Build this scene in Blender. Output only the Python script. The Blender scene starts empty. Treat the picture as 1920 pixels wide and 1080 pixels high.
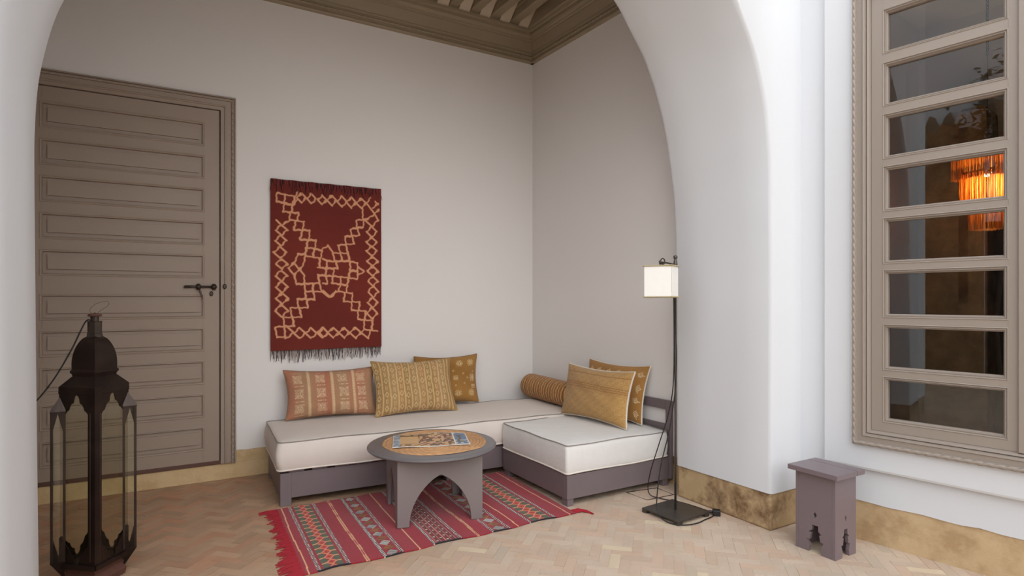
import bpy, bmesh, math, random
import numpy as np
from mathutils import Vector, Matrix, Euler
random.seed(7); np.random.seed(7)
C = bpy.context.scene.collection
S = bpy.context.scene
PI = math.pi

# ------------------------------------------------------------------ camera, sky, light, exposure
cam_d = bpy.data.cameras.new('camera'); cam = bpy.data.objects.new('camera', cam_d); C.objects.link(cam)
S.camera = cam
cam_d.sensor_fit = 'HORIZONTAL'; cam_d.sensor_width = 36.0
cam_d.lens = 36.0*1111/1920
cam_d.shift_y = (562-540)/1920
cam_d.clip_start = 0.02; cam_d.clip_end = 200
cam.location = (0, 0, 1.25)
YAW = math.atan2(1111, 1870)
cam.rotation_euler = (PI/2, 0, -YAW)

def lin(c):
    c = c/255.0
    return c/12.92 if c <= 0.04045 else ((c+0.055)/1.055)**2.4
def rgb(r, g, b): return (lin(r), lin(g), lin(b), 1.0)

world = bpy.data.worlds.new('overcast_sky'); S.world = world; world.use_nodes = True
wn = world.node_tree.nodes; wl = world.node_tree.links
bg = wn['Background']
tc = wn.new('ShaderNodeTexCoord'); sx = wn.new('ShaderNodeSeparateXYZ'); rp = wn.new('ShaderNodeValToRGB')
wl.new(tc.outputs['Generated'], sx.inputs[0]); wl.new(sx.outputs['Z'], rp.inputs[0]); wl.new(rp.outputs[0], bg.inputs[0])
rp.color_ramp.elements[0].position = 0.0; rp.color_ramp.elements[0].color = (0.96, 0.97, 1.0, 1)
rp.color_ramp.elements[1].position = 0.8; rp.color_ramp.elements[1].color = (0.80, 0.85, 0.92, 1)
bg.inputs[1].default_value = 1.45
sun_d = bpy.data.lights.new('veiled_sun', 'SUN'); sun_d.energy = 1.1; sun_d.angle = math.radians(80); sun_d.color = (1.0, 0.96, 0.90)
sun = bpy.data.objects.new('veiled_sun', sun_d); C.objects.link(sun)
sun.rotation_euler = Vector((0.02, 0.85, -0.50)).to_track_quat('-Z', 'Y').to_euler()
vs = S.view_settings
vs.view_transform = 'Standard'; vs.look = 'None'; vs.gamma = 1.0; vs.use_curve_mapping = False
vs.exposure = 0.58

# ------------------------------------------------------------------ materials
def mat(name, color, rough=0.6, metal=0.0, var=0.0, vscale=4.0, vcol=None, bump=0.0, bscale=40.0, spec=0.5, attr=None, coat=0.0, sheen=0.0):
    m = bpy.data.materials.new(name); m.use_nodes = True
    n = m.node_tree.nodes; l = m.node_tree.links; p = n['Principled BSDF']
    p.inputs['Base Color'].default_value = color
    p.inputs['Roughness'].default_value = rough; p.inputs['Metallic'].default_value = metal
    p.inputs['Specular IOR Level'].default_value = spec
    p.inputs['Coat Weight'].default_value = coat; p.inputs['Sheen Weight'].default_value = sheen
    tcn = n.new('ShaderNodeTexCoord')
    src = None
    if attr:
        a = n.new('ShaderNodeVertexColor'); a.layer_name = attr; src = a.outputs['Color']
    if var > 0:
        nz = n.new('ShaderNodeTexNoise'); nz.inputs['Scale'].default_value = vscale; nz.inputs['Detail'].default_value = 6
        l.new(tcn.outputs['Object'], nz.inputs['Vector'])
        mx = n.new('ShaderNodeMix'); mx.data_type = 'RGBA'
        mr = n.new('ShaderNodeMapRange'); mr.inputs[1].default_value = 0.35; mr.inputs[2].default_value = 0.68
        mr.inputs[4].default_value = var; l.new(nz.outputs['Fac'], mr.inputs[0]); l.new(mr.outputs[0], mx.inputs[0])
        if src: l.new(src, mx.inputs[6])
        else: mx.inputs[6].default_value = color
        mx.inputs[7].default_value = vcol if vcol else tuple(min(1, c*0.75) for c in color[:3])+(1,)
        src = mx.outputs[2]
    if src: l.new(src, p.inputs['Base Color'])
    if bump > 0:
        nb = n.new('ShaderNodeTexNoise'); nb.inputs['Scale'].default_value = bscale; nb.inputs['Detail'].default_value = 4
        l.new(tcn.outputs['Object'], nb.inputs['Vector'])
        bp = n.new('ShaderNodeBump'); bp.inputs['Strength'].default_value = bump; bp.inputs['Distance'].default_value = 0.01
        l.new(nb.outputs['Fac'], bp.inputs['Height']); l.new(bp.outputs[0], p.inputs['Normal'])
    return m

M = {}
M['plaster'] = mat('white_lime_plaster', rgb(221, 223, 226), 0.85, var=0.25, vscale=1.3, vcol=rgb(215, 216, 218), bump=0.10, bscale=5, spec=0.2)
M['plaster_in'] = mat('warm_lime_plaster', rgb(233, 229, 226), 0.85, var=0.3, vscale=1.0, vcol=rgb(228, 222, 218), bump=0.08, bscale=5, spec=0.2)
M['door'] = mat('taupe_door_paint', rgb(158, 141, 126), 0.5, var=0.35, vscale=3, vcol=rgb(150, 129, 114), bump=0.04, bscale=60)
M['winpaint'] = mat('greige_window_paint', rgb(156, 144, 133), 0.36, var=0.2, vscale=3, vcol=rgb(148, 135, 124), bump=0.03, bscale=80)
M['cornice'] = mat('olive_taupe_paint', rgb(160, 145, 122), 0.55, var=0.3, vscale=3, vcol=rgb(146, 130, 108))
M['board'] = mat('beige_ceiling_board', rgb(204, 188, 166), 0.6, var=0.2, vscale=3)
M['frame'] = mat('mauve_grey_furniture_paint', rgb(117, 105, 107), 0.48, var=0.3, vscale=5, vcol=rgb(108, 95, 97), bump=0.03, bscale=70)
M['table'] = mat('grey_table_paint', rgb(126, 117, 115), 0.5, var=0.3, vscale=5, vcol=rgb(124, 111, 108))
M['tabletop'] = mat('satin_grey_table_paint', rgb(112, 108, 109), 0.33, var=0.3, vscale=6, vcol=rgb(102, 98, 100))
M['stool'] = mat('mauve_stool_paint', rgb(124, 110, 114), 0.36, var=0.3, vscale=5, vcol=rgb(117, 102, 106), bump=0.03, bscale=70)
M['cloth'] = mat('cream_canvas', rgb(222, 212, 203), 0.9, var=0.3, vscale=9, vcol=rgb(212, 200, 190), bump=0.25, bscale=9, spec=0.2, sheen=0.1)
M['cloth2'] = mat('white_canvas', rgb(226, 223, 219), 0.9, var=0.3, vscale=12, vcol=rgb(214, 209, 204), bump=0.5, bscale=8, spec=0.2, sheen=0.1)
M['pipe_dark'] = mat('grey_piping', rgb(150, 142, 135), 0.9)
M['pipe_light'] = mat('cream_piping', rgb(225, 216, 205), 0.9)
M['backing'] = mat('cream_cushion_backing', rgb(222, 213, 198), 0.9, bump=0.3, bscale=60)
M['weave'] = mat('embroidered_cloth', rgb(200, 160, 110), 0.95, attr='Col', bump=0.35, bscale=220, spec=0.15, sheen=0.15, var=0.18, vscale=14, vcol=rgb(156, 120, 84))
M['woolrug'] = mat('woven_wool', rgb(160, 30, 40), 0.95, attr='Col', bump=0.35, bscale=260, spec=0.1, sheen=0.2)
M['fringe_red'] = mat('red_wool_fringe', rgb(158, 34, 46), 0.95)
M['fringe_dark'] = mat('dark_wool_fringe', rgb(70, 52, 52), 0.95)
M['fringe_pale'] = mat('undyed_wool_fringe', rgb(170, 150, 142), 0.95)
M['iron'] = mat('blackened_iron', rgb(72, 62, 54), 0.42, metal=0.55, var=0.5, vscale=18, vcol=rgb(46, 38, 32))
M['bronze'] = mat('aged_dark_bronze', rgb(66, 54, 48), 0.34, metal=0.8, var=0.6, vscale=12, vcol=rgb(40, 34, 32), bump=0.08, bscale=30)
M['rust'] = mat('rusty_metal', rgb(92, 58, 46), 0.8, var=0.5, vscale=60)
M['steel'] = mat('brushed_lamp_steel', rgb(98, 92, 86), 0.4, metal=0.7, var=0.4, vscale=20, vcol=rgb(70, 64, 58))
M['black'] = mat('black_rubber', rgb(28, 26, 26), 0.45)
M['dark'] = mat('dark_gap', rgb(40, 32, 28), 0.9)
M['shade'] = mat('ivory_parchment', rgb(250, 248, 242), 0.8, var=0.1, vscale=30, vcol=rgb(235, 226, 208))
M['shade_trim'] = mat('beige_lamp_trim', rgb(190, 176, 140), 0.9, var=0.5, vscale=150, vcol=rgb(150, 132, 98))
M['raffia'] = mat('woven_raffia', rgb(204, 162, 116), 0.85, attr='Col', bump=0.5, bscale=180)
M['print'] = mat('glossy_magazine_print', rgb(180, 170, 150), 0.25, attr='Col')
M['paper'] = mat('magazine_paper', rgb(230, 228, 222), 0.5)
M['wood_sill'] = mat('red_brown_sill', rgb(96, 66, 54), 0.6, var=0.5, vscale=12)
M['ochre_in'] = mat('rough_ochre_masonry', rgb(150, 122, 88), 0.9, var=0.8, vscale=5, vcol=rgb(96, 76, 52), bump=0.9, bscale=9)
M['darkwood'] = mat('dark_wood', rgb(38, 30, 26), 0.5, var=0.5, vscale=6)
M['roomwall'] = mat('grey_room_wall', rgb(190, 188, 186), 0.85)
M['roomfloor'] = mat('brown_room_floor', rgb(110, 86, 60), 0.6, var=0.5, vscale=4)
M['leaf'] = mat('dark_green_leaf', rgb(52, 70, 44), 0.5, var=0.5, vscale=20)
M['bark'] = mat('bark', rgb(88, 72, 58), 0.9)

# ochre tadelakt skirting
def tadelakt(name, base, dark, light, amt):
    m = bpy.data.materials.new(name); m.use_nodes = True
    n = m.node_tree.nodes; l = m.node_tree.links; p = n['Principled BSDF']
    p.inputs['Roughness'].default_value = 0.6
    tcn = n.new('ShaderNodeTexCoord')
    n1 = n.new('ShaderNodeTexNoise'); n1.inputs['Scale'].default_value = 4.6; n1.inputs['Detail'].default_value = 9; n1.inputs['Roughness'].default_value = 0.65
    n2 = n.new('ShaderNodeTexNoise'); n2.inputs['Scale'].default_value = 17; n2.inputs['Detail'].default_value = 8; n2.inputs['Roughness'].default_value = 0.7
    for q in (n1, n2): l.new(tcn.outputs['Object'], q.inputs['Vector'])
    r1 = n.new('ShaderNodeMapRange'); r1.inputs[1].default_value = 0.47; r1.inputs[2].default_value = 0.62; r1.inputs[4].default_value = amt
    r2 = n.new('ShaderNodeMapRange'); r2.inputs[1].default_value = 0.5; r2.inputs[2].default_value = 0.72; r2.inputs[4].default_value = 0.55
    l.new(n1.outputs['Fac'], r1.inputs[0]); l.new(n2.outputs['Fac'], r2.inputs[0])
    a = n.new('ShaderNodeMix'); a.data_type = 'RGBA'; a.inputs[6].default_value = base; a.inputs[7].default_value = dark; l.new(r1.outputs[0], a.inputs[0])
    b = n.new('ShaderNodeMix'); b.data_type = 'RGBA'; b.inputs[7].default_value = light; l.new(a.outputs[2], b.inputs[6]); l.new(r2.outputs[0], b.inputs[0])
    l.new(b.outputs[2], p.inputs['Base Color'])
    bp = n.new('ShaderNodeBump'); bp.inputs['Strength'].default_value = 0.5; bp.inputs['Distance'].default_value = 0.01
    l.new(n2.outputs['Fac'], bp.inputs['Height']); l.new(bp.outputs[0], p.inputs['Normal'])
    return m
M['ochre'] = tadelakt('stained_ochre_tadelakt', rgb(192, 164, 124), rgb(120, 90, 60), rgb(214, 190, 150), 1.0)
M['ochre_clean'] = tadelakt('pale_ochre_tadelakt', rgb(210, 182, 138), rgb(190, 158, 110), rgb(218, 196, 158), 0.7)

def glass(name, fac, tint, rough=0.0):
    m = bpy.data.materials.new(name); m.use_nodes = True
    n = m.node_tree.nodes; l = m.node_tree.links; n.remove(n['Principled BSDF']); out = n['Material Output']
    t = n.new('ShaderNodeBsdfTransparent'); t.inputs[0].default_value = tint
    g = n.new('ShaderNodeBsdfGlossy'); g.inputs['Roughness'].default_value = rough
    f = n.new('ShaderNodeLayerWeight'); f.inputs['Blend'].default_value = 0.5
    pw = n.new('ShaderNodeMath'); pw.operation = 'POWER'; pw.inputs[1].default_value = 5.0; l.new(f.outputs['Facing'], pw.inputs[0])
    ma = n.new('ShaderNodeMath'); ma.operation = 'MULTIPLY_ADD'; ma.inputs[1].default_value = 0.85; ma.inputs[2].default_value = fac
    l.new(pw.outputs[0], ma.inputs[0])
    x = n.new('ShaderNodeMixShader'); l.new(ma.outputs[0], x.inputs[0]); l.new(t.outputs[0], x.inputs[1]); l.new(g.outputs[0], x.inputs[2])
    l.new(x.outputs[0], out.inputs[0]); return m
M['winglass'] = glass('window_glass', 0.09, (0.86, 0.87, 0.87, 1))
M['lampglass'] = glass('lantern_glass', 0.04, (0.88, 0.88, 0.80, 1))

# ------------------------------------------------------------------ mesh helpers
class MB:
    def __init__(s): s.v = []; s.f = []; s.mi = []; s.cur = 0
    def add(s, vs_, fs):
        o = len(s.v); s.v += [tuple(p) for p in vs_]
        for f in fs: s.f.append(tuple(i+o for i in f)); s.mi.append(s.cur)
    def box(s, x0, x1, y0, y1, z0, z1, mtx=None):
        p = [Vector((x, y, z)) for z in (z0, z1) for y in (y0, y1) for x in (x0, x1)]
        if mtx: p = [mtx @ q for q in p]
        s.add(p, [(0, 2, 3, 1), (4, 5, 7, 6), (0, 1, 5, 4), (2, 6, 7, 3), (0, 4, 6, 2), (1, 3, 7, 5)])
    def prism(s, pts, a, b, fn):
        """2-D outline pts extruded from a to b; fn(u, v, w) gives the point."""
        n = len(pts); s.add([fn(u, v, a) for u, v in pts]+[fn(u, v, b) for u, v in pts],
            [tuple(range(n))[::-1], tuple(range(n, 2*n))]+[(i, (i+1) % n, n+(i+1) % n, n+i) for i in range(n)])
    def tube(s, path, r, n=8, closed=False, caps=True):
        path = [Vector(p) for p in path]; m = len(path); rings = []
        rr = r if hasattr(r, '__len__') else [r]*m
        prev = None
        for i, p in enumerate(path):
            a = path[(i-1) % m] if (i > 0 or closed) else p; b = path[(i+1) % m] if (i < m-1 or closed) else p
            t = (b-a).normalized()
            if prev is None:
                up = Vector((0, 0, 1)) if abs(t.z) < 0.9 else Vector((1, 0, 0)); x = t.cross(up).normalized()
            else: x = (prev - t*prev.dot(t)).normalized()
            prev = x; y = t.cross(x)
            rings.append([p + (x*math.cos(2*PI*k/n)+y*math.sin(2*PI*k/n))*rr[i] for k in range(n)])
        vs_ = [q for g in rings for q in g]; fs = []
        for i in range(m if closed else m-1):
            j = (i+1) % m
            for k in range(n): fs.append((i*n+k, i*n+(k+1) % n, j*n+(k+1) % n, j*n+k))
        if caps and not closed: fs.append(tuple(range(n))[::-1]); fs.append(tuple(range((m-1)*n, m*n)))
        s.add(vs_, fs)
    def lathe(s, prof, n=48, center=(0, 0, 0), rot=0.0, caps=True):
        cx, cy, cz = center; vs_ = []; fs = []
        for r, z in prof:
            for k in range(n): a = rot+2*PI*k/n; vs_.append((cx+r*math.cos(a), cy+r*math.sin(a), cz+z))
        m = len(prof)
        for i in range(m-1):
            for k in range(n): fs.append((i*n+k, i*n+(k+1) % n, (i+1)*n+(k+1) % n, (i+1)*n+k))
        if caps: fs.append(tuple(range(n))[::-1]); fs.append(tuple(range((m-1)*n, m*n)))
        s.add(vs_, fs)
    def build(s, name, mats, parent=None, smooth=False, bevel=0.0, seg=2, auto=None, loc=None):
        me = bpy.data.meshes.new(name); me.from_pydata(s.v, [], s.f)
        if not isinstance(mats, (list, tuple)): mats = [mats]
        for m in mats: me.materials.append(m)
        if len(mats) > 1: me.polygons.foreach_set('material_index', s.mi)
        bm = bmesh.new(); bm.from_mesh(me); bmesh.ops.recalc_face_normals(bm, faces=bm.faces[:]); bm.to_mesh(me); bm.free()
        if smooth: me.polygons.foreach_set('use_smooth', [True]*len(me.polygons))
        me.update()
        o = bpy.data.objects.new(name, me); C.objects.link(o)
        if parent: o.parent = parent
        if loc: o.location = loc
        if bevel > 0:
            b = o.modifiers.new('bevel', 'BEVEL'); b.width = bevel; b.segments = seg; b.limit_method = 'ANGLE'; b.angle_limit = math.radians(35)
            b.harden_normals = False
        if auto is not None:
            try: me.set_sharp_from_angle(angle=math.radians(auto))
            except Exception: pass
        return o

def thing(name, label, cat, loc=(0, 0, 0), rz=0.0, group=None):
    o = bpy.data.objects.new(name, None); C.objects.link(o); o.empty_display_size = 0.1
    o.location = loc; o.rotation_euler = (0, 0, rz); o['label'] = label; o['category'] = cat
    if group: o['group'] = group
    return o
def tag(o, label, cat, group=None):
    o['label'] = label; o['category'] = cat
    if group: o['group'] = group
    return o
def struct(o, label=None):
    o['kind'] = 'structure'
    if label: o['label'] = label
    return o
def sempty(name, label, loc=(0, 0, 0), rz=0.0):
    o = bpy.data.objects.new(name, None); C.objects.link(o); o.location = loc; o.rotation_euler = (0, 0, rz); o['kind'] = 'structure'; o['label'] = label
    return o

def grid_mesh(name, P, col, material, parent=None, thick=0.0, back=None, smooth=True):
    """P: (h, w, 3) array of points, col: (h, w, 3) linear colours or None."""
    h, w = P.shape[:2]
    idx = np.arange(h*w).reshape(h, w)
    F = np.stack([idx[:-1, :-1], idx[:-1, 1:], idx[1:, 1:], idx[1:, :-1]], -1).reshape(-1, 4)
    me = bpy.data.meshes.new(name)
    me.vertices.add(h*w); me.vertices.foreach_set('co', P.reshape(-1).astype(np.float32))
    me.loops.add(F.size); me.loops.foreach_set('vertex_index', F.reshape(-1).astype(np.int32))
    me.polygons.add(len(F)); me.polygons.foreach_set('loop_start', (np.arange(len(F))*4).astype(np.int32))
    me.update(calc_edges=True)
    if smooth: me.polygons.foreach_set('use_smooth', [True]*len(F))
    if col is not None:
        a = me.color_attributes.new('Col', 'FLOAT_COLOR', 'POINT')
        c4 = np.concatenate([col.reshape(-1, 3), np.ones((h*w, 1))], 1)
        a.data.foreach_set('color', c4.reshape(-1).astype(np.float32))
    me.materials.append(material)
    if back: me.materials.append(back)
    o = bpy.data.objects.new(name, me); C.objects.link(o)
    if parent: o.parent = parent
    if thick:
        s = o.modifiers.new('thickness', 'SOLIDIFY'); s.thickness = thick; s.offset = -1
        if back: s.material_offset = 1; s.material_offset_rim = 1
    return o

def L3(r, g, b): return np.array([lin(r), lin(g), lin(b)])
def seg_dist(U, V, x0, y0, x1, y1):
    dx, dy = x1-x0, y1-y0; L = dx*dx+dy*dy+1e-12
    t = np.clip(((U-x0)*dx+(V-y0)*dy)/L, 0, 1)
    return np.hypot(U-(x0+t*dx), V-(y0+t*dy))
def paint(col, d, w, c, soft=0.5, a=1.0):
    k = np.clip((w-d)/(w*soft)+0.0, 0, 1)[..., None]*a
    col[:] = col*(1-k)+c*k

# ------------------------------------------------------------------ floor
fb = MB()
fb.box(-9, 9, -9, 6.5, -0.12, -0.0014)
floor = struct(fb.build('floor', mat('sandy_grout', rgb(200, 180, 156), 0.9)), 'herringbone floor of small handmade clay bricks')
def herring():
    """small clay bricks (15 x 5 cm) in herringbone, each its own colour"""
    a, b = 0.150, 0.05
    vs_, fs, cols = [], [], []
    ang = math.radians(45); ca, sa = math.cos(ang), math.sin(ang)
    def put(cx, cy, lx, ly):
        X = cx*ca-cy*sa; Y = cx*sa+cy*ca
        X += 1.2; Y += 2.4
        if X < -1.25 or X > 4.7 or Y < -0.3 or Y > 4.75: return
        if X > 3.6-0.148*Y+0.2 and Y < 2.2: return
        g = 0.0004+random.random()*0.0006
        hz = random.uniform(-0.0004, 0.0005); o = len(vs_)
        tx, ty = random.uniform(-.0006, .0006), random.uniform(-.0006, .0006)
        for sx_, sy_ in ((-1, -1), (1, -1), (1, 1), (-1, 1)):
            px, py = cx+sx_*(lx/2-g), cy+sy_*(ly/2-g)
            vs_.append((px*ca-py*sa+1.2, px*sa+py*ca+2.4, hz+tx*sx_+ty*sy_))
        for k in range(4):
            vs_.append((vs_[o+k][0], vs_[o+k][1], -0.006))
        fs.append((o, o+1, o+2, o+3))
        for k in range(4): fs.append((o+k, o+4+k, o+4+(k+1) % 4, o+(k+1) % 4))
        t = random.random()
        inner = 1.0 if (Y > 2.85 or (Y > 2.05 and False)) else 0.0
        if t < 0.50: c = L3(206, 186, 166)
        elif t < 0.72: c = L3(202, 178, 158)
        elif t < 0.86: c = L3(205, 178, 156)
        elif t < 0.94: c = L3(196, 181, 162)
        else: c = L3(220, 202, 174)
        c = c*random.uniform(0.93, 1.05)
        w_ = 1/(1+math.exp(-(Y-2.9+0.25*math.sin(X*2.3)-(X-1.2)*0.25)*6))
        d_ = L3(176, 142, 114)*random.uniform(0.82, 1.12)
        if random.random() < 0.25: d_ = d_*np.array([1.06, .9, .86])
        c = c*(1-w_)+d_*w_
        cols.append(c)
    n = 60
    for i in range(-n, n):
        for j in range(-n, n):
            # unit of the (3:1) herringbone lattice
            ox = i*b + j*a*1.0; oy = i*b - j*a*1.0
            put(ox+a/2, oy+b/2, a, b)
            put(ox+b/2, oy+b+a/2, b, a)
    return vs_, fs, cols
v_, f_, c_ = herring()
me = bpy.data.meshes.new('floor_bricks'); me.from_pydata(v_, [], f_)
at_ = me.color_attributes.new('Col', 'FLOAT_COLOR', 'POINT')
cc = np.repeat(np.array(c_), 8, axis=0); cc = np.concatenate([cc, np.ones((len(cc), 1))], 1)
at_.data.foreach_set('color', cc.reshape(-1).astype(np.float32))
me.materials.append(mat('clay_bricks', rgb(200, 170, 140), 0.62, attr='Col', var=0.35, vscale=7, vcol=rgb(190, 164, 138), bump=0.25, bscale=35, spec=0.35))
fbk = bpy.data.objects.new('floor_bricks', me); C.objects.link(fbk); fbk.parent = floor

# ------------------------------------------------------------------ back wall and interior of the alcove
def wavy_skirt_wall(mb, p0, p1, z0, z1, th, n=60, amp=0.004):
    """wall slab whose face runs p0->p1 (thickness to the left of that direction), lower edge slightly ragged"""
    p0 = Vector(p0); p1 = Vector(p1); d = (p1-p0); L = d.length; d.normalize(); nrm = Vector((-d.y, d.x))
    outline = [(0, z1), (L, z1)]+[(L*(1-i/n), z0+amp*(math.sin(i*1.7)+math.sin(i*0.61+1))*0.6+random.uniform(-amp, amp)*0.5) for i in range(n+1)]
    mb.prism(outline, 0, th, lambda u, v, w: (p0.x+d.x*u+nrm.x*w, p0.y+d.y*u+nrm.y*w, v))

YB = 4.56
DX0, DX1 = -0.825, 0.457          # door frame outer
w = MB(); wavy_skirt_wall(w, (DX1-0.02, YB), (3.2, YB), 0.196, 3.95, 0.3)
w.box(-1.3, DX0+0.02, YB, YB+.3, 0.19, 3.95); w.box(DX0+.02, DX1-.02, YB, YB+.3, 2.63, 3.95); w.box(-1.3, 3.2, YB+.14, YB+.3, 0, 3.95)
struct(w.build('wall_back', M['plaster_in']), 'long plaster wall behind the corner sofa')
b = MB(); b.box(-1.3, 3.1, YB+0.004, YB+.1, 0, 0.112); b.box(DX1-0.005, 3.1, YB+0.004, YB+.1, 0.11, 0.20)
b.box(DX0-.6, DX0+.005, YB+0.004, YB+.1, 0.11, 0.20)
struct(b.build('baseboard_back', M['ochre_clean'], bevel=0.004))
# right interior wall (very slightly out of square)
RW0, RW1 = (2.925, 4.62), (2.988, 2.70)
w = MB(); wavy_skirt_wall(w, RW0, RW1, 0.196, 3.95, 0.28, 40)
struct(w.build('wall_right', M['plaster_in']), 'short plaster wall at the right end of the alcove')
b = MB(); b.prism([(2.933, 4.62), (2.995, 2.70), (3.2, 2.70), (3.2, 4.62)], 0, 0.2, lambda u, v, z: (u, v, z)); struct(b.build('baseboard_right', M['ochre']))
w = MB(); w.box(-1.42, -1.22, 2.6, 4.86, 0, 3.95); struct(w.build('wall_left', M['plaster_in']), 'plaster wall closing the alcove on the left')

# ------------------------------------------------------------------ arch wall
YN, YF = 2.03, 2.71
near_r = [(2.829, 0.20), (2.833, 0.9), (2.835, 1.43), (2.832, 1.75), (2.829, 2.0), (2.802, 2.228), (2.762, 2.391), (2.702, 2.549), (2.63, 2.673), (2.545, 2.79), (2.36, 2.985), (2.1, 3.16), (1.8, 3.28), (1.5, 3.34), (1.225, 3.36)]
far_r = [(2.822, 0.20), (2.819, 0.9), (2.812, 1.43), (2.803, 1.72), (2.785, 1.932), (2.724, 2.262), (2.642, 2.515), (2.585, 2.64), (2.519, 2.754), (2.412, 2.891), (2.30, 3.023), (2.08, 3.20), (1.8, 3.33), (1.5, 3.41), (1.225, 3.43)]
near_l = [(-0.372, 0.20), (-0.376, 0.9), (-0.382, 1.43), (-0.385, 1.753), (-0.383, 1.869), (-0.377, 1.985), (-0.36, 2.12), (-0.334, 2.235), (-0.30, 2.33), (-0.25, 2.45), (-0.10, 2.70), (0.18, 2.97), (0.5, 3.17), (0.86, 3.31), (1.225, 3.36)]
far_l = [(-0.372, 0.20), (-0.379, 0.9), (-0.383, 1.43), (-0.385, 1.753), (-0.383, 1.869), (-0.377, 1.985), (-0.365, 2.083), (-0.334, 2.235), (-0.295, 2.352), (-0.235, 2.47), (-0.09, 2.72), (0.19, 3.0), (0.5, 3.21), (0.86, 3.37), (1.225, 3.43)]
def smooth_poly(p, k=5):
    out = []
    n = len(p)
    for i in range(n-1):
        p0 = p[max(i-1, 0)]; p1 = p[i]; p2 = p[i+1]; p3 = p[min(i+2, n-1)]
        for j in range(k):
            t = j/k; t2 = t*t; t3 = t2*t
            out.append(tuple(0.5*((2*p1[c])+(-p0[c]+p2[c])*t+(2*p0[c]-5*p1[c]+4*p2[c]-p3[c])*t2+(-p0[c]+3*p1[c]-3*p2[c]+p3[c])*t3) for c in (0, 1)))
    out.append(p[-1]); return out
near = smooth_poly(near_l)+smooth_poly(near_r)[::-1][1:]
far = smooth_poly(far_l)+smooth_poly(far_r)[::-1][1:]
ys = [YN, YN+0.008, YN+0.025, YN+0.2, (YN+YF)/2, YF-0.2, YF-0.025, YF-0.008, YF]
TOPZ = 5.2; n_ = len(near)
aw = MB(); V = []; cx0 = 1.225
for y in ys:
    t = (y-YN)/(YF-YN)
    e = 0.0
    if y < YN+0.004 or y > YF-0.004: e = 0.014
    elif y < YN+0.01 or y > YF-0.01: e = 0.006
    elif y < YN+0.03 or y > YF-0.03: e = 0.0
    for i in range(n_):
        x = near[i][0]*(1-t)+far[i][0]*t; z = near[i][1]*(1-t)+far[i][1]*t
        sgn = -1 if x < cx0 else 1
        k_ = min(1, abs(x-cx0)/0.6)
        V.append((x+sgn*e*k_, y, z+e*(1-k_*k_)))
F = []
for r in range(len(ys)-1):
    for i in range(n_-1): F.append((r*n_+i, r*n_+i+1, (r+1)*n_+i+1, (r+1)*n_+i))
# front and rear faces: from arch edge up to a top line
XL, XR = -1.30, 3.4
for r in (0, len(ys)-1):
    y = ys[r]; base = len(V); pts = [V[r*n_+i] for i in range(n_)]
    i_l = max(i for i in range(n_//2) if pts[i][2] < 1.7); i_r = min(i for i in range(n_//2, n_) if pts[i][2] < 1.7)
    for i in range(n_): V.append((pts[i][0], y, TOPZ))
    for i in range(i_l, i_r): F.append((r*n_+i, r*n_+i+1, base+i+1, base+i))
    side = len(V)
    for i in range(n_): V.append((XL if i < n_//2 else XR, y, pts[i][2]))
    for i in list(range(0, i_l))+list(range(i_r, n_-1)): F.append((r*n_+i, r*n_+i+1, side+i+1, side+i))
    o = len(V); V += [(XL, y, TOPZ), (XR, y, TOPZ)]
    F.append((side+i_l, r*n_+i_l, base+i_l, o)); F.append((side+i_r, r*n_+i_r, base+i_r, o+1))
aw.add(V, F)
aw.box(XL, -0.36, YN+0.01, YF-0.01, 0.199, 0.21); aw.box(XL, XL+0.02, YN+0.001, YF-0.001, 0.2, TOPZ)
me = bpy.data.meshes.new('wall_front'); me.from_pydata(aw.v, [], aw.f)
bm = bmesh.new(); bm.from_mesh(me); bmesh.ops.delete(bm, geom=[v for v in bm.verts if not v.link_faces], context='VERTS'); bmesh.ops.remove_doubles(bm, verts=bm.verts[:], dist=1e-4); bmesh.ops.recalc_face_normals(bm, faces=bm.faces[:]); bm.to_mesh(me); bm.free()
me.polygons.foreach_set('use_smooth', [True]*len(me.polygons)); me.set_sharp_from_angle(angle=math.radians(50))
me.materials.append(M['plaster'])
wf = bpy.data.objects.new('wall_front', me); C.objects.link(wf); struct(wf, 'thick white wall with the big round arch')
# ochre feet of the arch
def foot(name, x0, x1, y0, y1):
    b = MB()
    n = 18; o = [(x0, y0), (x1, y0), (x1, y1), (x0, y1)]
    b.prism(o, 0, 0.203, lambda u, v, z: (u, v, z)); return struct(b.build(name, M['ochre'], bevel=0.012, seg=3))
foot('baseboard_front', 2.834, 3.30, 2.036, 2.704)
foot('baseboard_left', -1.29, -0.384, 2.036, 2.704)

# ------------------------------------------------------------------ window wall (8 degrees out of square)
WL = math.hypot(0.147, 0.989); TX, TY = 0.147/WL, -0.989/WL; NX, NY = TY, -TX     # along the wall, and into the courtyard
WROT = math.atan2(TY, TX)
def WP(s, o, z): return (3.09+TX*s+NX*o, 2.02+TY*s+NY*o, z)
WMAT = Matrix.Translation((3.09, 2.02, 0)) @ Matrix(((TX, NX, 0, 0), (TY, NY, 0, 0), (0, 0, 1, 0), (0, 0, 0, 1)))
# local frame: x = s, y = outward (towards camera), z up
def wbox(mb, s0, s1, o0, o1, z0, z1): mb.box(s0, s1, o0, o1, z0, z1)
SL, SR, ZB, ZT = 0.279, 1.66, 0.508, 2.875
def at_wall(o):
    o.matrix_world = WMAT; return o
w = MB()
n = 90
low = [(6.5, 0.42), (0.14, 0.42), (0.14, TOPZ), (-0.25, TOPZ)]+[(-0.25+6.75*i/n, 0.205+0.003*math.sin(i*1.9)+random.uniform(-.003, .003)) for i in range(n+1)]
w.prism(low, -0.28, 0.0, lambda u, v, q: (u, q, v))
wwl = at_wall(w.build('wall_window', M['plaster']))
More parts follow.
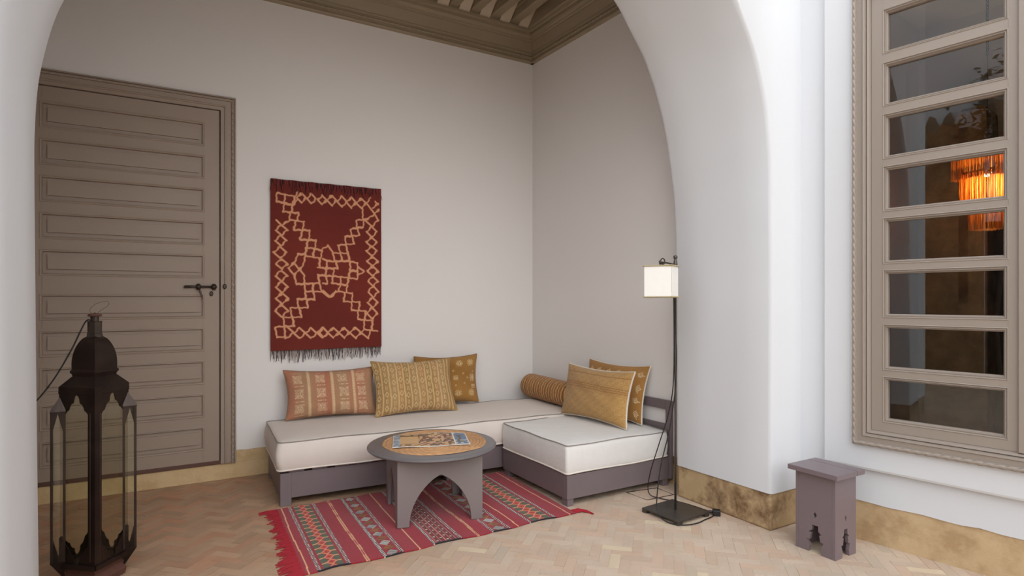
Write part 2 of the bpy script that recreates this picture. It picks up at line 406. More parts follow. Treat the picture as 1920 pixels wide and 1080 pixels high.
# projecting upper wall around the window, rounded lower lip
up = MB()
def upper_piece(s0, s1, z0, z1, lip=False):
    if lip:
        prof = [(-0.28, z0+.02), (0.0, z0+0.02), (0.012, z0+0.002), (0.024, z0), (0.032, z0+0.004), (0.036, z0+0.014), (0.036, z1), (-0.28, z1)]
        up.prism(prof, s0, s1, lambda u, v, q: (q, u, v))
    else: up.box(s0, s1, -0.28, 0.036, z0, z1)
upper_piece(0.135, 6.5, 0.378, ZB+0.02, True)
upper_piece(0.135, SL+0.02, ZB+0.02, ZT-0.02); upper_piece(SR-0.02, 6.5, ZB+0.02, ZT-0.02); upper_piece(0.135, 6.5, ZT-0.02, TOPZ)
uo = up.build('wall_window_upper', M['plaster'], parent=wwl)
struct(wwl, 'white courtyard wall around the tall window')
b = MB(); b.box(-0.25, 6.5, -0.2, -0.006, 0, 0.206); struct(at_wall(b.build('baseboard_window', tadelakt('lightly_stained_tadelakt', rgb(204, 176, 136), rgb(160, 126, 86), rgb(214, 190, 148), 0.55))))

def rope(mb, a, b_, r, pitch, n=10, lobes=2):
    a = Vector(a); b_ = Vector(b_); d = b_-a; L = d.length; t = d.normalized()
    up_ = Vector((0, 1, 0)) if abs(t.y) < 0.9 else Vector((0, 0, 1)); x = t.cross(up_).normalized(); y = t.cross(x)
    n = 12; k = max(2, int(L/pitch*7)); vs_ = []; fs = []
    for i in range(k+1):
        p = a+t*(L*i/k); ph = 2*PI*(L*i/k)/pitch
        for j in range(n):
            th = 2*PI*j/n; rr = r*(0.50+0.50*abs(math.cos(th-ph*0.5)))
            vs_.append(p+(x*math.cos(th)+y*math.sin(th))*rr)
    for i in range(k):
        for j in range(n): fs.append((i*n+j, i*n+(j+1) % n, (i+1)*n+(j+1) % n, (i+1)*n+j))
    mb.add(vs_, fs)
def ring_frame(mb, s0, s1, z0, z1, prof):
    """mitred rectangular frame; prof = closed list of (inset, out)"""
    n = len(prof); vs_ = []
    for (cs, cz, ds, dz) in ((s0, z0, 1, 1), (s1, z0, -1, 1), (s1, z1, -1, -1), (s0, z1, 1, -1)):
        for (i_, o_) in prof: vs_.append((cs+ds*i_, o_, cz+dz*i_))
    fs = []
    for k in range(4):
        for j in range(n): fs.append((k*n+j, k*n+(j+1) % n, ((k+1) % 4)*n+(j+1) % n, ((k+1) % 4)*n+j))
    mb.add(vs_, fs)

win = sempty('window_1', 'tall taupe window with eight wide panes in each sash'); win.matrix_world = WMAT
cs = MB()
ring_frame(cs, SL, SR, ZB, ZT, [(0, -0.1), (0, 0.052), (0.003, 0.055), (0.019, 0.055), (0.021, 0.048), (0.045, 0.048), (0.049, 0.054), (0.058, 0.052), (0.062, 0.036), (0.066, 0.044), (0.074, 0.041), (0.080, 0.026), (0.080, -0.1)])
cs.build('window_frame', M['winpaint'], win)
rp_ = MB(); q = 0.010; oo = 0.056
for a, b_ in (((SL+q, oo, ZB+q), (SR-q, oo, ZB+q)), ((SR-q, oo, ZB+q), (SR-q, oo, ZT-q)), ((SR-q, oo, ZT-q), (SL+q, oo, ZT-q)), ((SL+q, oo, ZT-q), (SL+q, oo, ZB+q))): rope(rp_, a, b_, 0.0105, 0.040)
rp_.build('rope_moulding', M['winpaint'], win, smooth=True)
rows = [(2.501, 2.688), (2.237, 2.421), (1.973, 2.162), (1.709, 1.901), (1.447, 1.642), (1.178, 1.381), (0.914, 1.109), (0.653, 0.847)]
def sash(s0, s1, p0, p1):
    sm = MB(); z0, z1 = ZB+0.081, ZT-0.081
    F0, B0 = 0.028, -0.015
    # stiles and rails
    sm.box(s0, p0-0.02, B0, F0, z0, z1); sm.box(p1+0.02, s1, B0, F0, z0, z1)
    zs = [z1]+[v for r in rows for v in (r[1]+0.018, r[0]-0.018)]+[z0]
    for i in range(0, len(zs), 2): sm.box(p0-0.021, p1+0.021, B0, F0, zs[i+1], zs[i])
    for lo, hi in rows:
        ring_frame(sm, p0-0.020, p1+0.020, lo-0.018, hi+0.018, [(-0.001, B0+.002), (-0.001, F0+0.001), (0.002, F0+0.003), (0.004, F0+0.001), (0.006, F0-0.004), (0.011, F0-0.002), (0.016, F0-0.014), (0.0185, F0-0.016), (0.0185, B0+.002)])
    so = sm.build('sash', M['winpaint'], win)
    g = MB()
    for lo, hi in rows: g.add([(p0-.004, -0.004, lo-.004), (p1+.004, -0.004, lo-.004), (p1+.004, -0.004, hi+.004), (p0-.004, -0.004, hi+.004)], [(0, 1, 2, 3)])
    g.build('glass', M['winglass'], so)
sash(0.361, 0.948, 0.432, 0.884)
sash(0.956, 1.579, 1.03, 1.505)
mp = MB(); mp.prism([(0.938, -0.01), (0.938, 0.036), (0.943, 0.042), (0.961, 0.042), (0.966, 0.036), (0.966, -0.01)], ZB+.081, ZT-.081, lambda u, v, z: (u, v, z))
mp.build('meeting_stile', M['winpaint'], win)

# room behind the window
r = MB(); r.box(-0.55, 3.6, -3.8, -3.6, 0, 4.0)
rw = at_wall(r.build('wall_room_rear', M['roomwall'])); struct(rw, 'grey rear wall of the dim room behind the window')
r = MB(); r.box(-0.6, -0.5, -3.8, -0.28, 0, 4.0); r.box(3.6, 3.7, -3.8, -0.28, 0, 4.0); struct(at_wall(r.build('wall_room_side', M['roomwall'])))
r = MB(); r.box(-0.6, 3.7, -3.8, -0.25, 3.965, 4.1); struct(at_wall(r.build('ceiling_room', M['roomwall'])))
r = MB(); r.box(-0.6, 3.7, -3.8, -0.28, 0.0, 0.02); struct(at_wall(r.build('floor_room', M['roomfloor'])))
# masonry pier and doorway inside that room
pier = MB()
top = [(-0.31, 2.84), (-0.25, 2.80), (-0.19, 2.88), (-0.12, 2.84), (-0.06, 2.95), (0.0, 2.92), (0.05, 2.99), (0.13, 2.96)]
outl = [(-0.33, 0.02), (0.14, 0.02), (0.14, 2.6)]+top[::-1]+[(-0.34, 1.6)]
pier.prism(outl, -3.6, -3.2, lambda u, v, q_: (u, q_, v))
po = at_wall(pier.build('trim_1', M['ochre_in'])); struct(po, 'rough ochre masonry pier inside the dim room')
dr = MB(); dr.box(0.14, 1.3, -3.59, -3.5, 0.02, 2.1)
struct(at_wall(dr.build('door_2', M['darkwood'], bevel=0.004)), 'dark wooden door inside the dim room')

# ------------------------------------------------------------------ cornice and beamed ceiling of the alcove
CE = sempty('trim_2', 'deep taupe wooden cornice around the alcove ceiling')
def cornice_run(p0, p1, name):
    # profile (out from wall, z)
    prof = [(0, 3.395), (0.030, 3.395), (0.034, 3.405), (0.030, 3.418), (0.026, 3.420), (0.026, 3.462), (0.034, 3.466), (0.036, 3.48), (0.030, 3.486), (0.034, 3.50), (0.052, 3.565), (0.052, 3.575), (0.064, 3.58), (0.066, 3.592), (0.078, 3.598), (0.085, 3.612), (0.085, 3.64), (0.098, 3.645), (0.10, 3.665), (0, 3.70)]
    p0 = Vector(p0); p1 = Vector(p1); d = (p1-p0).normalized(); nrm = Vector((d.y, -d.x)); L = (p1-p0).length
    m_ = MB(); vs_ = []; n = len(prof)
    for k, base in ((0, p0), (1, p1)):
        for (o_, z_) in prof:
            sh = o_ if k == 0 else -o_
            q_ = base + nrm*o_ + d*(sh if False else 0)
            vs_.append((q_.x, q_.y, z_))
    m_.add(vs_, [tuple(range(n)), tuple(range(n, 2*n))]+[(j, (j+1) % n, n+(j+1) % n, n+j) for j in range(n)])
    m_.build('cornice', M['cornice'], CE)
    rr_ = MB(); a = p0+nrm*0.030; b_ = p1+nrm*0.030
    rope(rr_, (a.x, a.y, 3.441), (b_.x, b_.y, 3.441), 0.010, 0.045)
    rr_.build('rope_moulding', M['cornice'], CE, smooth=True)
cornice_run((-1.22, YB), (2.927, YB), 'back')
cornice_run((2.927, YB), (2.987, 2.71), 'right')
cl = MB(); cl.box(-1.3, 3.2, 2.6, 4.8, 3.79, 3.9)
ceil = struct(cl.build('ceiling', M['board']), 'beige boarded ceiling between painted beams')
for i in range(21):
    x = 2.676-i*0.195
    bm_ = MB(); bm_.box(x-0.04, x+0.04, 2.72, 4.54, 3.685, 3.80); bm_.box(x-0.048, x+0.048, 2.72, 4.54, 3.76, 3.795)
    o = bm_.build('beam', M['cornice'], ceil, bevel=0.008)
    e = MB(); e.prism([(4.475, 3.665), (4.475, 3.795), (4.31, 3.795)], x+0.0485, x+0.1465, lambda u, v, q_: (q_, u, v)); e.build('end_board', M['board'], ceil)
e = MB(); e.box(-1.3, 2.93, 4.47, 4.56, 3.66, 3.8); e.build('fascia', M['cornice'], ceil)
e = MB(); e.prism([(2.815, 4.465), (2.815, 2.73), (3.02, 2.73), (3.02, 4.465)], 3.66, 3.789, lambda u, v, z: (u, v, z)); e.build('fascia', M['cornice'], ceil, bevel=0.008)
e = MB(); e.box(-1.3, 3.0, 2.60, 2.725, 3.62, 3.8); e.build('fascia', M['cornice'], ceil)

# ------------------------------------------------------------------ door
door = sempty('door_1', 'tall taupe door with ten horizontal panels', (0, 0, 0))
def yring(mb, x0, x1, z0, z1, prof, base, sides=(0, 1, 2, 3)):
    n = len(prof); vs_ = []
    for (cx_, cz, ds, dz) in ((x0, z0, 1, 1), (x1, z0, -1, 1), (x1, z1, -1, -1), (x0, z1, 1, -1)):
        for (i_, o_) in prof: vs_.append((cx_+ds*i_, base-o_, cz+dz*i_))
    fs = []
    for k in sides:
        for j in range(n): fs.append((k*n+j, k*n+(j+1) % n, ((k+1) % 4)*n+(j+1) % n, ((k+1) % 4)*n+j))
    mb.add(vs_, fs)
fr = MB(); FP = [(0, -.02), (0, 0.018), (0.003, 0.022), (0.009, 0.022), (0.011, 0.012), (0.031, 0.012), (0.033, 0.018), (0.062, 0.018), (0.066, 0.022), (0.072, 0.022), (0.076, 0.016), (0.096, 0.016), (0.098, 0.008), (0.098, -.06), (0, -.06)]
zf = 0.117
n = len(FP)
def jamb_piece(pa, pb):   # each is a function profile -> point
    fr.add([pa(i_, o_) for i_, o_ in FP]+[pb(i_, o_) for i_, o_ in FP], [tuple(range(n)), tuple(range(n, 2*n))]+[(j, (j+1) % n, n+(j+1) % n, n+j) for j in range(n)])
jamb_piece(lambda i_, o_: (DX1-i_, YB-o_, zf), lambda i_, o_: (DX1-i_, YB-o_, 2.656-i_))
jamb_piece(lambda i_, o_: (DX0+i_, YB-o_, zf), lambda i_, o_: (DX0+i_, YB-o_, 2.656-i_))
jamb_piece(lambda i_, o_: (DX0+i_, YB-o_, 2.656-i_), lambda i_, o_: (DX1-i_, YB-o_, 2.656-i_))
fr.build('door_frame', M['door'], door)
rr_ = MB(); rope(rr_, (DX1-0.021, YB-0.014, zf), (DX1-0.021, YB-0.014, 2.635), 0.0105, 0.040); rope(rr_, (DX0+0.021, YB-0.014, zf), (DX0+0.021, YB-0.014, 2.635), 0.0105, 0.040)
rope(rr_, (DX0+.021, YB-0.014, 2.635), (DX1-.021, YB-0.014, 2.635), 0.0105, 0.040); rr_.build('rope_moulding', M['door'], door, smooth=True)
dl, drr, db, dt = DX0+0.102, DX1-0.104, 0.14, 2.553
lf = MB(); FY = YB-0.006     # leaf face
pz = []
z = 2.449
for k in range(5): pz.append((z-0.139-k*0.2255, z-k*0.2255))
z = 1.275
for k in range(5): pz.append((z-0.139-k*0.2255, z-k*0.2255))
px0, px1 = -0.617, 0.251
xs = [dl, px0-0.0, px1+0.0, drr]
lf.box(dl, px0, FY, FY+.04, db, dt); lf.box(px1, drr, FY, FY+.04, db, dt)
zz = [dt]+[v for a_, b_ in pz for v in (b_, a_)]+[db]
for i in range(0, len(zz), 2): lf.box(px0-.001, px1+.001, FY, FY+.04, zz[i+1], zz[i])
for a_, b_ in pz:
    yring(lf, px0-0.012, px1+0.012, a_-0.012, b_+0.012, [(0, -0.01), (0, 0.003), (0.004, 0.0045), (0.008, 0.002), (0.012, 0.003), (0.0145, -0.001), (0.016, -0.013), (0.046, -0.013), (0.046, -0.03), (0, -0.03)], FY)
    lf.box(px0, px1, FY+0.016, FY+0.03, a_, b_)
    lf.box(px0+0.026, px1-0.024, FY+0.002, FY+0.03, a_+0.030, b_-0.026)
lf.build('door_leaf', M['door'], door)
g = MB(); g.box(DX0+.08, DX1-.08, YB+0.045, YB+.06, zf, 2.58); g.build('shadow_gap', M['dark'], door)
sl = MB(); sl.box(DX0+.095, DX1-.095, YB-0.006, YB+.06, 0.112, 0.141); sl.build('threshold', M['wood_sill'], door, bevel=0.004)
bo = MB(); bz = 1.338; by = FY-0.016
bo.tube([(0.145, by, bz), (0.19, by, bz+.001), (0.33, by, bz)], [0.009, 0.008, 0.007], 10)
bo.tube([(0.150, by, bz-.004), (0.150, by-.002, bz+.004)], 0.013, 10)
bolt = bo.build('bolt', M['iron'], door, smooth=True)
for x in (0.224, 0.318):
    st = MB(); st.lathe([(0.0, -0.02), (0.010, -0.02), (0.016, -0.008), (0.020, 0), (0.016, 0.008), (0.010, 0.02), (0, 0.02)], 10)
    st.box(-0.018, 0.018, -0.002, 0.014, -0.008, 0.008); st.build('bolt_staple', M['iron'], bolt, smooth=True, loc=(x, by, bz))
ch = MB()
for k in range(5):
    c_z = bz-0.022-k*0.013; ch.tube([(0.232+0.004*k+0.005*math.cos(t*PI/4)*(k % 2), by-0.003+0.005*math.cos(t*PI/4)*((k+1) % 2), c_z+0.009*math.sin(t*PI/4)) for t in range(8)], 0.0022, 6, closed=True)
ch.build('bolt_chain', M['iron'], bolt, smooth=True)
ks = MB(); ks.lathe([(0, -0.004), (0.013, -0.004), (0.013, 0.002), (0.009, 0.005), (0.0, 0.005)], 16); k_ = ks.build('keyhole_plate', M['iron'], door, loc=(0.303, FY-0.003, bz-0.047)); k_.rotation_euler = (PI/2, 0, 0); k_.scale = (0.9, 1.35, 1)
ks = MB(); ks.lathe([(0, -0.004), (0.014, -0.004), (0.014, 0.004), (0.009, 0.009), (0.0, 0.009)], 16); k_ = ks.build('strike_ring', M['iron'], door, loc=(0.385, YB-0.022, bz+0.004)); k_.rotation_euler = (PI/2, 0, 0); k_.scale = (0.9, 1.25, 1)

# ------------------------------------------------------------------ wall hanging
def tapestry():
    W_, H_ = 0.816, 1.238; x0, z1 = 0.682, 2.12
    nw, nh = 250, 380
    U, V_ = np.meshgrid(np.linspace(0, 1, nw), np.linspace(0, 1, nh))
    # homography from crop coordinates (TL, TR, BR, BL) to the unit square
    src = [(77, 70), (648, 130), (643, 940), (72, 965)]; dst = [(0, 0), (1, 0), (1, 1), (0, 1)]
    A = []; B = []
    for (x, y), (u, v) in zip(src, dst):
        A.append([x, y, 1, 0, 0, 0, -u*x, -u*y]); B.append(u); A.append([0, 0, 0, x, y, 1, -v*x, -v*y]); B.append(v)
    h = np.linalg.solve(np.array(A), np.array(B))
    def uv(p):
        x, y = p; d = h[6]*x+h[7]*y+1; return ((h[0]*x+h[1]*y+h[2])/d*W_, (h[3]*x+h[4]*y+h[5])/d*H_)
    lines = []
    def poly(pts, close=True):
        q_ = [uv(p) for p in pts]
        for i in range(len(q_)-(0 if close else 1)): lines.append((*q_[i], *q_[(i+1) % len(q_)]))
    def q1(x, y): return ((x)/5.836/1.0, (y)/5.836)      # unused helper kept simple
    def A1(*p): return [((495-480+x/5.836)*2.769, (325-310+y/5.836)*2.769) for x, y in p]
    def A2(*p): return [((605-480+x/5.84)*2.769, (325-310+y/5.84)*2.769) for x, y in p]
    def A3(*p): return [((495-480+x/5.684)*2.769, (500-310+y/5.684)*2.769) for x, y in p]
    def A4(*p): return [((605-480+x/5.684)*2.769, (500-310+y/5.684)*2.769) for x, y in p]
    # top-left quarter
    poly(A1((138, 215), (240, 238), (222, 328), (138, 312))); poly(A1((240, 238), (340, 258), (318, 350), (222, 328)))
    poly(A1((222, 340), (315, 350), (305, 432), (208, 425))); poly(A1((285, 435), (382, 440), (365, 520), (275, 515)))
    poly(A1((345, 525), (440, 535), (420, 625), (325, 625))); poly(A1((418, 625), (498, 630), (490, 735), (392, 730)))
    poly(A1((475, 735), (568, 738), (552, 828), (462, 820))); poly(A1((460, 822), (545, 828), (530, 922), (450, 905)))
    poly(A1((545, 832), (635, 850), (612, 935), (530, 922))); poly(A1((605, 935), (600, 1035), (680, 1045)), False)
    for cx, cy, w_, h_ in ((412, 275, 100, 105), (520, 285, 95, 110), (190, 625, 130, 110), (182, 740, 125, 110), (175, 870, 140, 125), (190, 995, 130, 105)):
        poly(A1((cx-w_/2, cy), (cx, cy-h_/2), (cx+w_/2, cy), (cx, cy+h_/2)))
    poly(A1((130, 510), (190, 570)), False); poly(A1((190, 570), (275, 525)), False); poly(A1((370, 215), (340, 258)), False)
    poly(A1((318, 350), (365, 290)), False)
    poly(A1((450, 890), (370, 890), (325, 985), (265, 1040), (290, 1080)), False); poly(A1((450, 905), (435, 985), (385, 1060), (325, 985)), False)
    # top-right quarter
    for cx, cy, w_, h_ in ((20-25, 300, 95, 100), (100, 305, 100, 110), (210, 318, 105, 115), (312, 328, 100, 120), (420, 338, 105, 105)):
        poly(A2((cx-w_/2, cy), (cx, cy-h_/2), (cx+w_/2, cy), (cx, cy+h_/2)))
    poly(A2((432, 385), (435, 510)), False); poly(A2((475, 335), (520, 280)), False); poly(A2((475, 335), (565, 455), (600, 520), (535, 590), (455, 520)), False)
    poly(A2((610, 405), (565, 455), (500, 500), (455, 520)), False); poly(A2((545, 390), (605, 340)), False); poly(A2((570, 320), (600, 350)), False)
    poly(A2((365, 520), (450, 512), (440, 598), (370, 605))); poly(A2((300, 618), (375, 605), (400, 690), (315, 695)))
    poly(A2((240, 700), (320, 693), (340, 780), (250, 785))); poly(A2((165, 797), (250, 785), (270, 880), (190, 878)))
    poly(A2((110, 878), (190, 878), (215, 965), (130, 968))); poly(A2((190, 878), (275, 882), (292, 968), (215, 965)))
    poly(A2((255, 790), (290, 968)), False)
    poly(A2((0, 832), (55, 795), (100, 860), (130, 968), (60, 965), (0, 945)), False)
    poly(A2((292, 970), (375, 985), (378, 1080)), False); poly(A2((292, 970), (298, 1080)), False); poly(A2((300, 1075), (370, 1075)), False)
    poly(A2((385, 1040), (440, 1070)), False)
    for cx, cy, w_, h_ in ((532, 650, 110, 115), (530, 762, 115, 105), (530, 858, 115, 105), (537, 970, 120, 100), (537, 1075, 115, 110)):
        poly(A2((cx-w_/2, cy), (cx, cy-h_/2), (cx+w_/2, cy), (cx, cy+h_/2)))
    poly(A2((140, 968), (160, 1050), (40, 1050), (40, 968)), False); poly(A2((0, 1048), (60, 1050)), False)
    # bottom-left quarter
    for cx, cy, w_, h_ in ((180, 100, 130, 110), (185, 220, 130, 120), (188, 342, 135, 115), (180, 472, 140, 130), (370, 710, 125, 110), (492, 710, 120, 110), (615, 705, 120, 110)):
        poly(A3((cx-w_/2, cy), (cx, cy-h_/2), (cx+w_/2, cy), (cx, cy+h_/2)))
    poly(A3((265, 30), (315, 90), (340, 190), (425, 188), (425, 95), (375, 35), (315, 90)), False)
    poly(A3((425, 185), (515, 185), (515, 265), (435, 265))); poly(A3((515, 182), (585, 182), (605, 268), (515, 268)))
    poly(A3((435, 268), (520, 268), (532, 352), (440, 350))); poly(A3((350, 350), (445, 348), (460, 440), (360, 442)))
    poly(A3((275, 442), (370, 442), (390, 540), (290, 540))); poly(A3((200, 545), (300, 540), (310, 635), (210, 635)))
    poly(A3((110, 645), (210, 635), (218, 745), (130, 755))); poly(A3((215, 640), (220, 770), (310, 705), (235, 640)), False)
    poly(A3((570, 15), (625, 15)), False); poly(A3((625, 95), (572, 95), (585, 182)), False); poly(A3((605, 265), (690, 330), (760, 265)), False)
    # bottom-right quarter
    poly(A4((0, 100), (120, 105), (270, 122)), False); poly(A4((30, 0), (28, 100), (45, 185), (0, 185)), False); poly(A4((120, 20), (105, 100), (92, 180), (240, 200)), False)
    poly(A4((0, 20), (155, 20)), False); poly(A4((290, 0), (272, 120), (245, 280)), False); poly(A4((295, 45), (365, 50)), False); poly(A4((275, 125), (365, 138), (365, 0)), False)
    poly(A4((375, 10), (435, 55), (375, 95)), False); poly(A4((190, 125), (185, 200), (155, 265)), False)
    poly(A4((0, 260), (78, 330), (155, 262), (240, 280)), False)
    poly(A4((230, 280), (312, 288), (305, 378), (215, 372))); poly(A4((305, 378), (388, 380), (378, 468), (298, 466)))
    poly(A4((370, 470), (450, 475), (440, 568), (368, 562))); poly(A4((435, 570), (520, 575), (508, 682), (430, 668)))
    poly(A4((430, 668), (400, 705), (472, 762), (500, 682)), False); poly(A4((430, 668), (570, 688)), False)
    for cx, cy, w_, h_ in ((525, 55, 115, 100), (525, 160, 105, 100), (528, 270, 110, 120), (522, 385, 110, 105), (515, 498, 110, 120), (0, 705, 90, 105), (105, 705, 120, 105), (220, 705, 110, 105), (340, 705, 120, 110)):
        poly(A4((cx-w_/2, cy), (cx, cy-h_/2), (cx+w_/2, cy), (cx, cy+h_/2)))
    X = U*W_; Y = V_*H_
    base = L3(122, 52, 42); dk = L3(104, 42, 38)
    ny = np.random.rand(nh)[:, None]*0.35+np.random.rand(nh, nw)*0.25
    col = base[None, None]*(1-0.0)+np.zeros((nh, nw, 3)); k = ((0.5+0.5*np.sin(V_*9+np.sin(U*5)))*0.5+ny*0.5)[..., None]
    col = base*(1-k)+dk*k
    wob = 0.002*np.sin(X*140)+0.002*np.sin(Y*170)
    D = np.full(X.shape, 9.0)
    for l_ in lines: D = np.minimum(D, seg_dist(X+wob, Y+wob, *l_))
    lc = L3(226, 164, 126)
    kk = np.clip((0.0075-D+0.0012*np.random.rand(nh, nw))/0.003, 0, 1)[..., None]*(0.8+0.2*np.random.rand(nh, nw, 1))
    col = col*(1-kk)+lc*kk
    yw = 4.545-0.006*np.sin(U*7)*V_-0.004*V_
    P = np.stack([x0+X, yw, z1-Y+0.003*np.sin(U*40)*(V_ < .01)], -1)
    o = grid_mesh('wall_tapestry', P, col, M['woolrug'], None, 0.006)
    tag(o, 'dark red woven wall hanging with pale zigzag diamonds and fringed ends', 'wall hanging')
    f = MB()
    for i in range(115):
        x = x0+W_*(i+0.5)/115; zb = z1-H_; L_ = random.uniform(0.055, 0.095); sw = random.uniform(-0.018, 0.018)
        f.cur = 0 if random.random() < 0.62 else 1
        f.tube([(x, 4.545, zb+.004), (x+sw*0.3, 4.541, zb-L_*0.4), (x+sw, 4.546, zb-L_)], [0.0022, 0.0024, 0.0012], 5)
    f.build('lower_fringe', [M['fringe_dark'], M['fringe_pale']], o)
    f = MB()
    for i in range(95):
        x = x0+W_*(i+0.5)/95; L_ = random.uniform(0.05, 0.10); sw = random.uniform(-0.025, 0.025)
        f.cur = 0 if random.random() < 0.55 else 1
        f.tube([(x, 4.541, z1+.002), (x+sw*0.2, 4.534, z1-L_*0.4), (x+sw, 4.536, z1-L_)], [0.003, 0.0032, 0.0012], 5)
    f.build('upper_fringe', [mat('maroon_fringe', rgb(122, 50, 48), 0.95), mat('dark_maroon_fringe', rgb(52, 24, 26), 0.95)], o)
tapestry()

# ------------------------------------------------------------------ kilim rug
def rug():
    X0, X1, Y0, Y1 = 0.575, 2.105, 2.785, 3.735
    nw, nh = 460, 290
    U, V_ = np.meshgrid(np.linspace(X0, X1, nw), np.linspace(0, 1, nh))   # V 0 = front
    D = V_*(Y1-Y0)                                                        # metres from the front edge
    r = np.random.rand(nh, nw)
    streak = np.random.rand(nw)[None, :]
    col = L3(156, 32, 46)*(0.86+0.10*streak+0.12*r)[..., None]
    cream = L3(228, 172, 130); white = L3(216, 214, 206); black = L3(30, 26, 32); green = L3(88, 96, 74); orange = L3(196, 110, 40); rose = L3(196, 66, 58); pink = L3(222, 130, 120)
    def stripe(x, w_, c): m_ = np.abs(U-x-0.003*np.sin(D*9)) < w_; col[m_] = c*(0.9+0.15*r[m_][:, None])
    for x in (0.60, 1.135, 1.71, 2.06): stripe(x, 0.0035, cream)
    for x in (0.866, 0.876): stripe(x, 0.0028, cream)
    for x in (1.458, 1.467): stripe(x, 0.0025, cream)
    def dotted(x):
        for dx, ph in ((-0.0045, 0), (0.0045, 1)):
            m_ = np.abs(U-x-dx) < 0.0038
            k = ((D/0.0085).astype(int)+ph) % 2 == 0
            col[m_ & k] = white*0.9; col[m_ & ~k] = black
    def bandA(a, b_):
        dotted(a); dotted(b_); c0 = (a+b_)/2; hw = (b_-a)*0.5-0.022
        inside = np.abs(U-c0) < hw
        per = 0.062; ph = (D/per) % 1.0
        g = inside & (np.abs(U-c0) > hw*0.36) & (ph > 0.14) & (ph < 0.86); col[g] = green*(0.75+0.4*r[g][:, None])
        ln = inside & ((ph < 0.10) | (ph > 0.95)); col[ln] = L3(206, 178, 130)
        dd = np.abs(U-c0)/(hw*0.52)+np.abs(((D/per+0.5) % 1.0)-0.5)/0.50
        col[inside & (dd < 1.12)] = L3(224, 150, 108); col[inside & (dd < 0.80)] = rose; col[inside & (dd < .22)] = L3(140, 28, 36)
    def bandB(a, b_):
        dotted(a); dotted(b_); c0 = (a+b_)/2; hw = (b_-a)*0.5-0.016
        inside = np.abs(U-c0) < hw; per = 0.125; ph = (D/per) % 1.0; u = (U-c0)/hw
        for k, (cc_, s0) in enumerate(((white, 0.0), (white, 0.25), (orange, 0.5), (orange, 0.75))):
            q_ = (ph-s0)
            tri = inside & (q_ >= 0.0) & (q_ < 0.25) & (np.abs(u) < (q_/0.25 if k % 2 == 0 else 1.25-q_/0.25))
            hat = (((U*1.0+D)/0.0058).astype(int) % 2 == 0)
            col[tri] = cc_*(0.9+0.1*r[tri][:, None]); col[tri & hat] = black*1.2
    def bandC(a, b_):
        dotted(a); dotted(b_); c0 = (a+b_)/2; hw = (b_-a)*0.5-0.014
        inside = np.abs(U-c0) < hw; per = 0.056
        a1 = ((U-a+D)/per) % 1.0; a2 = ((U-a-D)/per) % 1.0
        col[inside] = L3(120, 34, 44)
        col[inside & ((a1 < 0.26))] = L3(150, 44, 54); 
        d1 = np.hypot(((a1+.5) % 1)-.5, ((a2+.5) % 1)-.5)
        kk = ((np.floor((U-a+D)/per)+np.floor((U-a-D)/per)) % 3)
        ring = inside & (d1 < 0.30); col[ring] = black
        m0 = inside & (d1 < 0.17); col[m0] = L3(214, 196, 168)
        m1 = m0 & (kk == 1); col[m1] = pink
        z_ = inside & (np.abs(((a1+a2) % 1.0)-.5) < 0.07); col[z_] = L3(224, 138, 122)*0.9
    bandA(0.648, 0.785); bandB(0.957, 1.045); bandC(1.22, 1.368); bandB(1.555, 1.655); bandA(1.80, 1.96)
    e = (D < 0.012) & (((U > .64) & (U < .79)) | ((U > .957) & (U < 1.045)) | ((U > 1.22) & (U < 1.368)) | ((U > 1.555) & (U < 1.655)) | ((U > 1.8) & (U < 1.96)))
    col[e] = black*1.3
    lx = np.where(np.abs(V_) >= 0, 0, 0)
    shear = (V_-0.5)*0.035                                                # the warp leans a little to the right at the back
    Yf = Y0+0.008*np.sin(U*11)-0.004*np.sin(U*23); 
    P = np.stack([U+shear, Yf+V_*(Y1-Yf+0.006*np.sin(U*5)), 0.0065+0.0018*np.sin(U*26+V_*3)*np.sin(V_*7)+0.0015*(1-V_)*np.sin(U*37)], -1)
    o = grid_mesh('kilim_rug', P, col, M['woolrug'], None, 0.0045)
    tag(o, 'red striped flatweave rug with patterned bands under the round coffee table', 'rug')
    f = MB()
    for i in range(64):
        v = (i+0.5+random.uniform(-.4, .4))/64; y = Y0+v*(Y1-Y0); x = X0+(v-.5)*.035; L_ = random.uniform(0.035, 0.085)
        if v > .96: L_ = 0.1
        for k in range(2):
            dy = random.uniform(-0.02, 0.012)
            f.tube([(x+.006, y+random.uniform(-.004, .004), 0.006), (x-L_*0.5, y+dy*0.4, 0.007), (x-L_, y+dy, 0.003)], [0.0042, 0.0038, 0.0010], 5)
    for i in range(26):
        v = random.random()*0.22; y = Y0+v*(Y1-Y0)*1.0
        x = X0+(v-.5)*.035; f.tube([(x, y, .006), (x-.05, y-.015, .007), (x-.1, y-.03, .003)], [.005, .004, .001], 5)
    f.build('left_fringe', M['fringe_red'], o)
    f = MB()
    for i in range(9):
        y = Y0+0.006+i*0.005; f.tube([(X1-.02, y, 0.006), (X1+0.03, y-.012+i*.001, 0.009), (X1+0.055+.006*(i % 3), y-0.045-.004*(i % 2), 0.004), (X1+.058+.006*(i % 3), y-.075, .003)], [0.004, .0036, 0.003, .001], 5)
    f.build('right_fringe', M['fringe_red'], o)
rug()

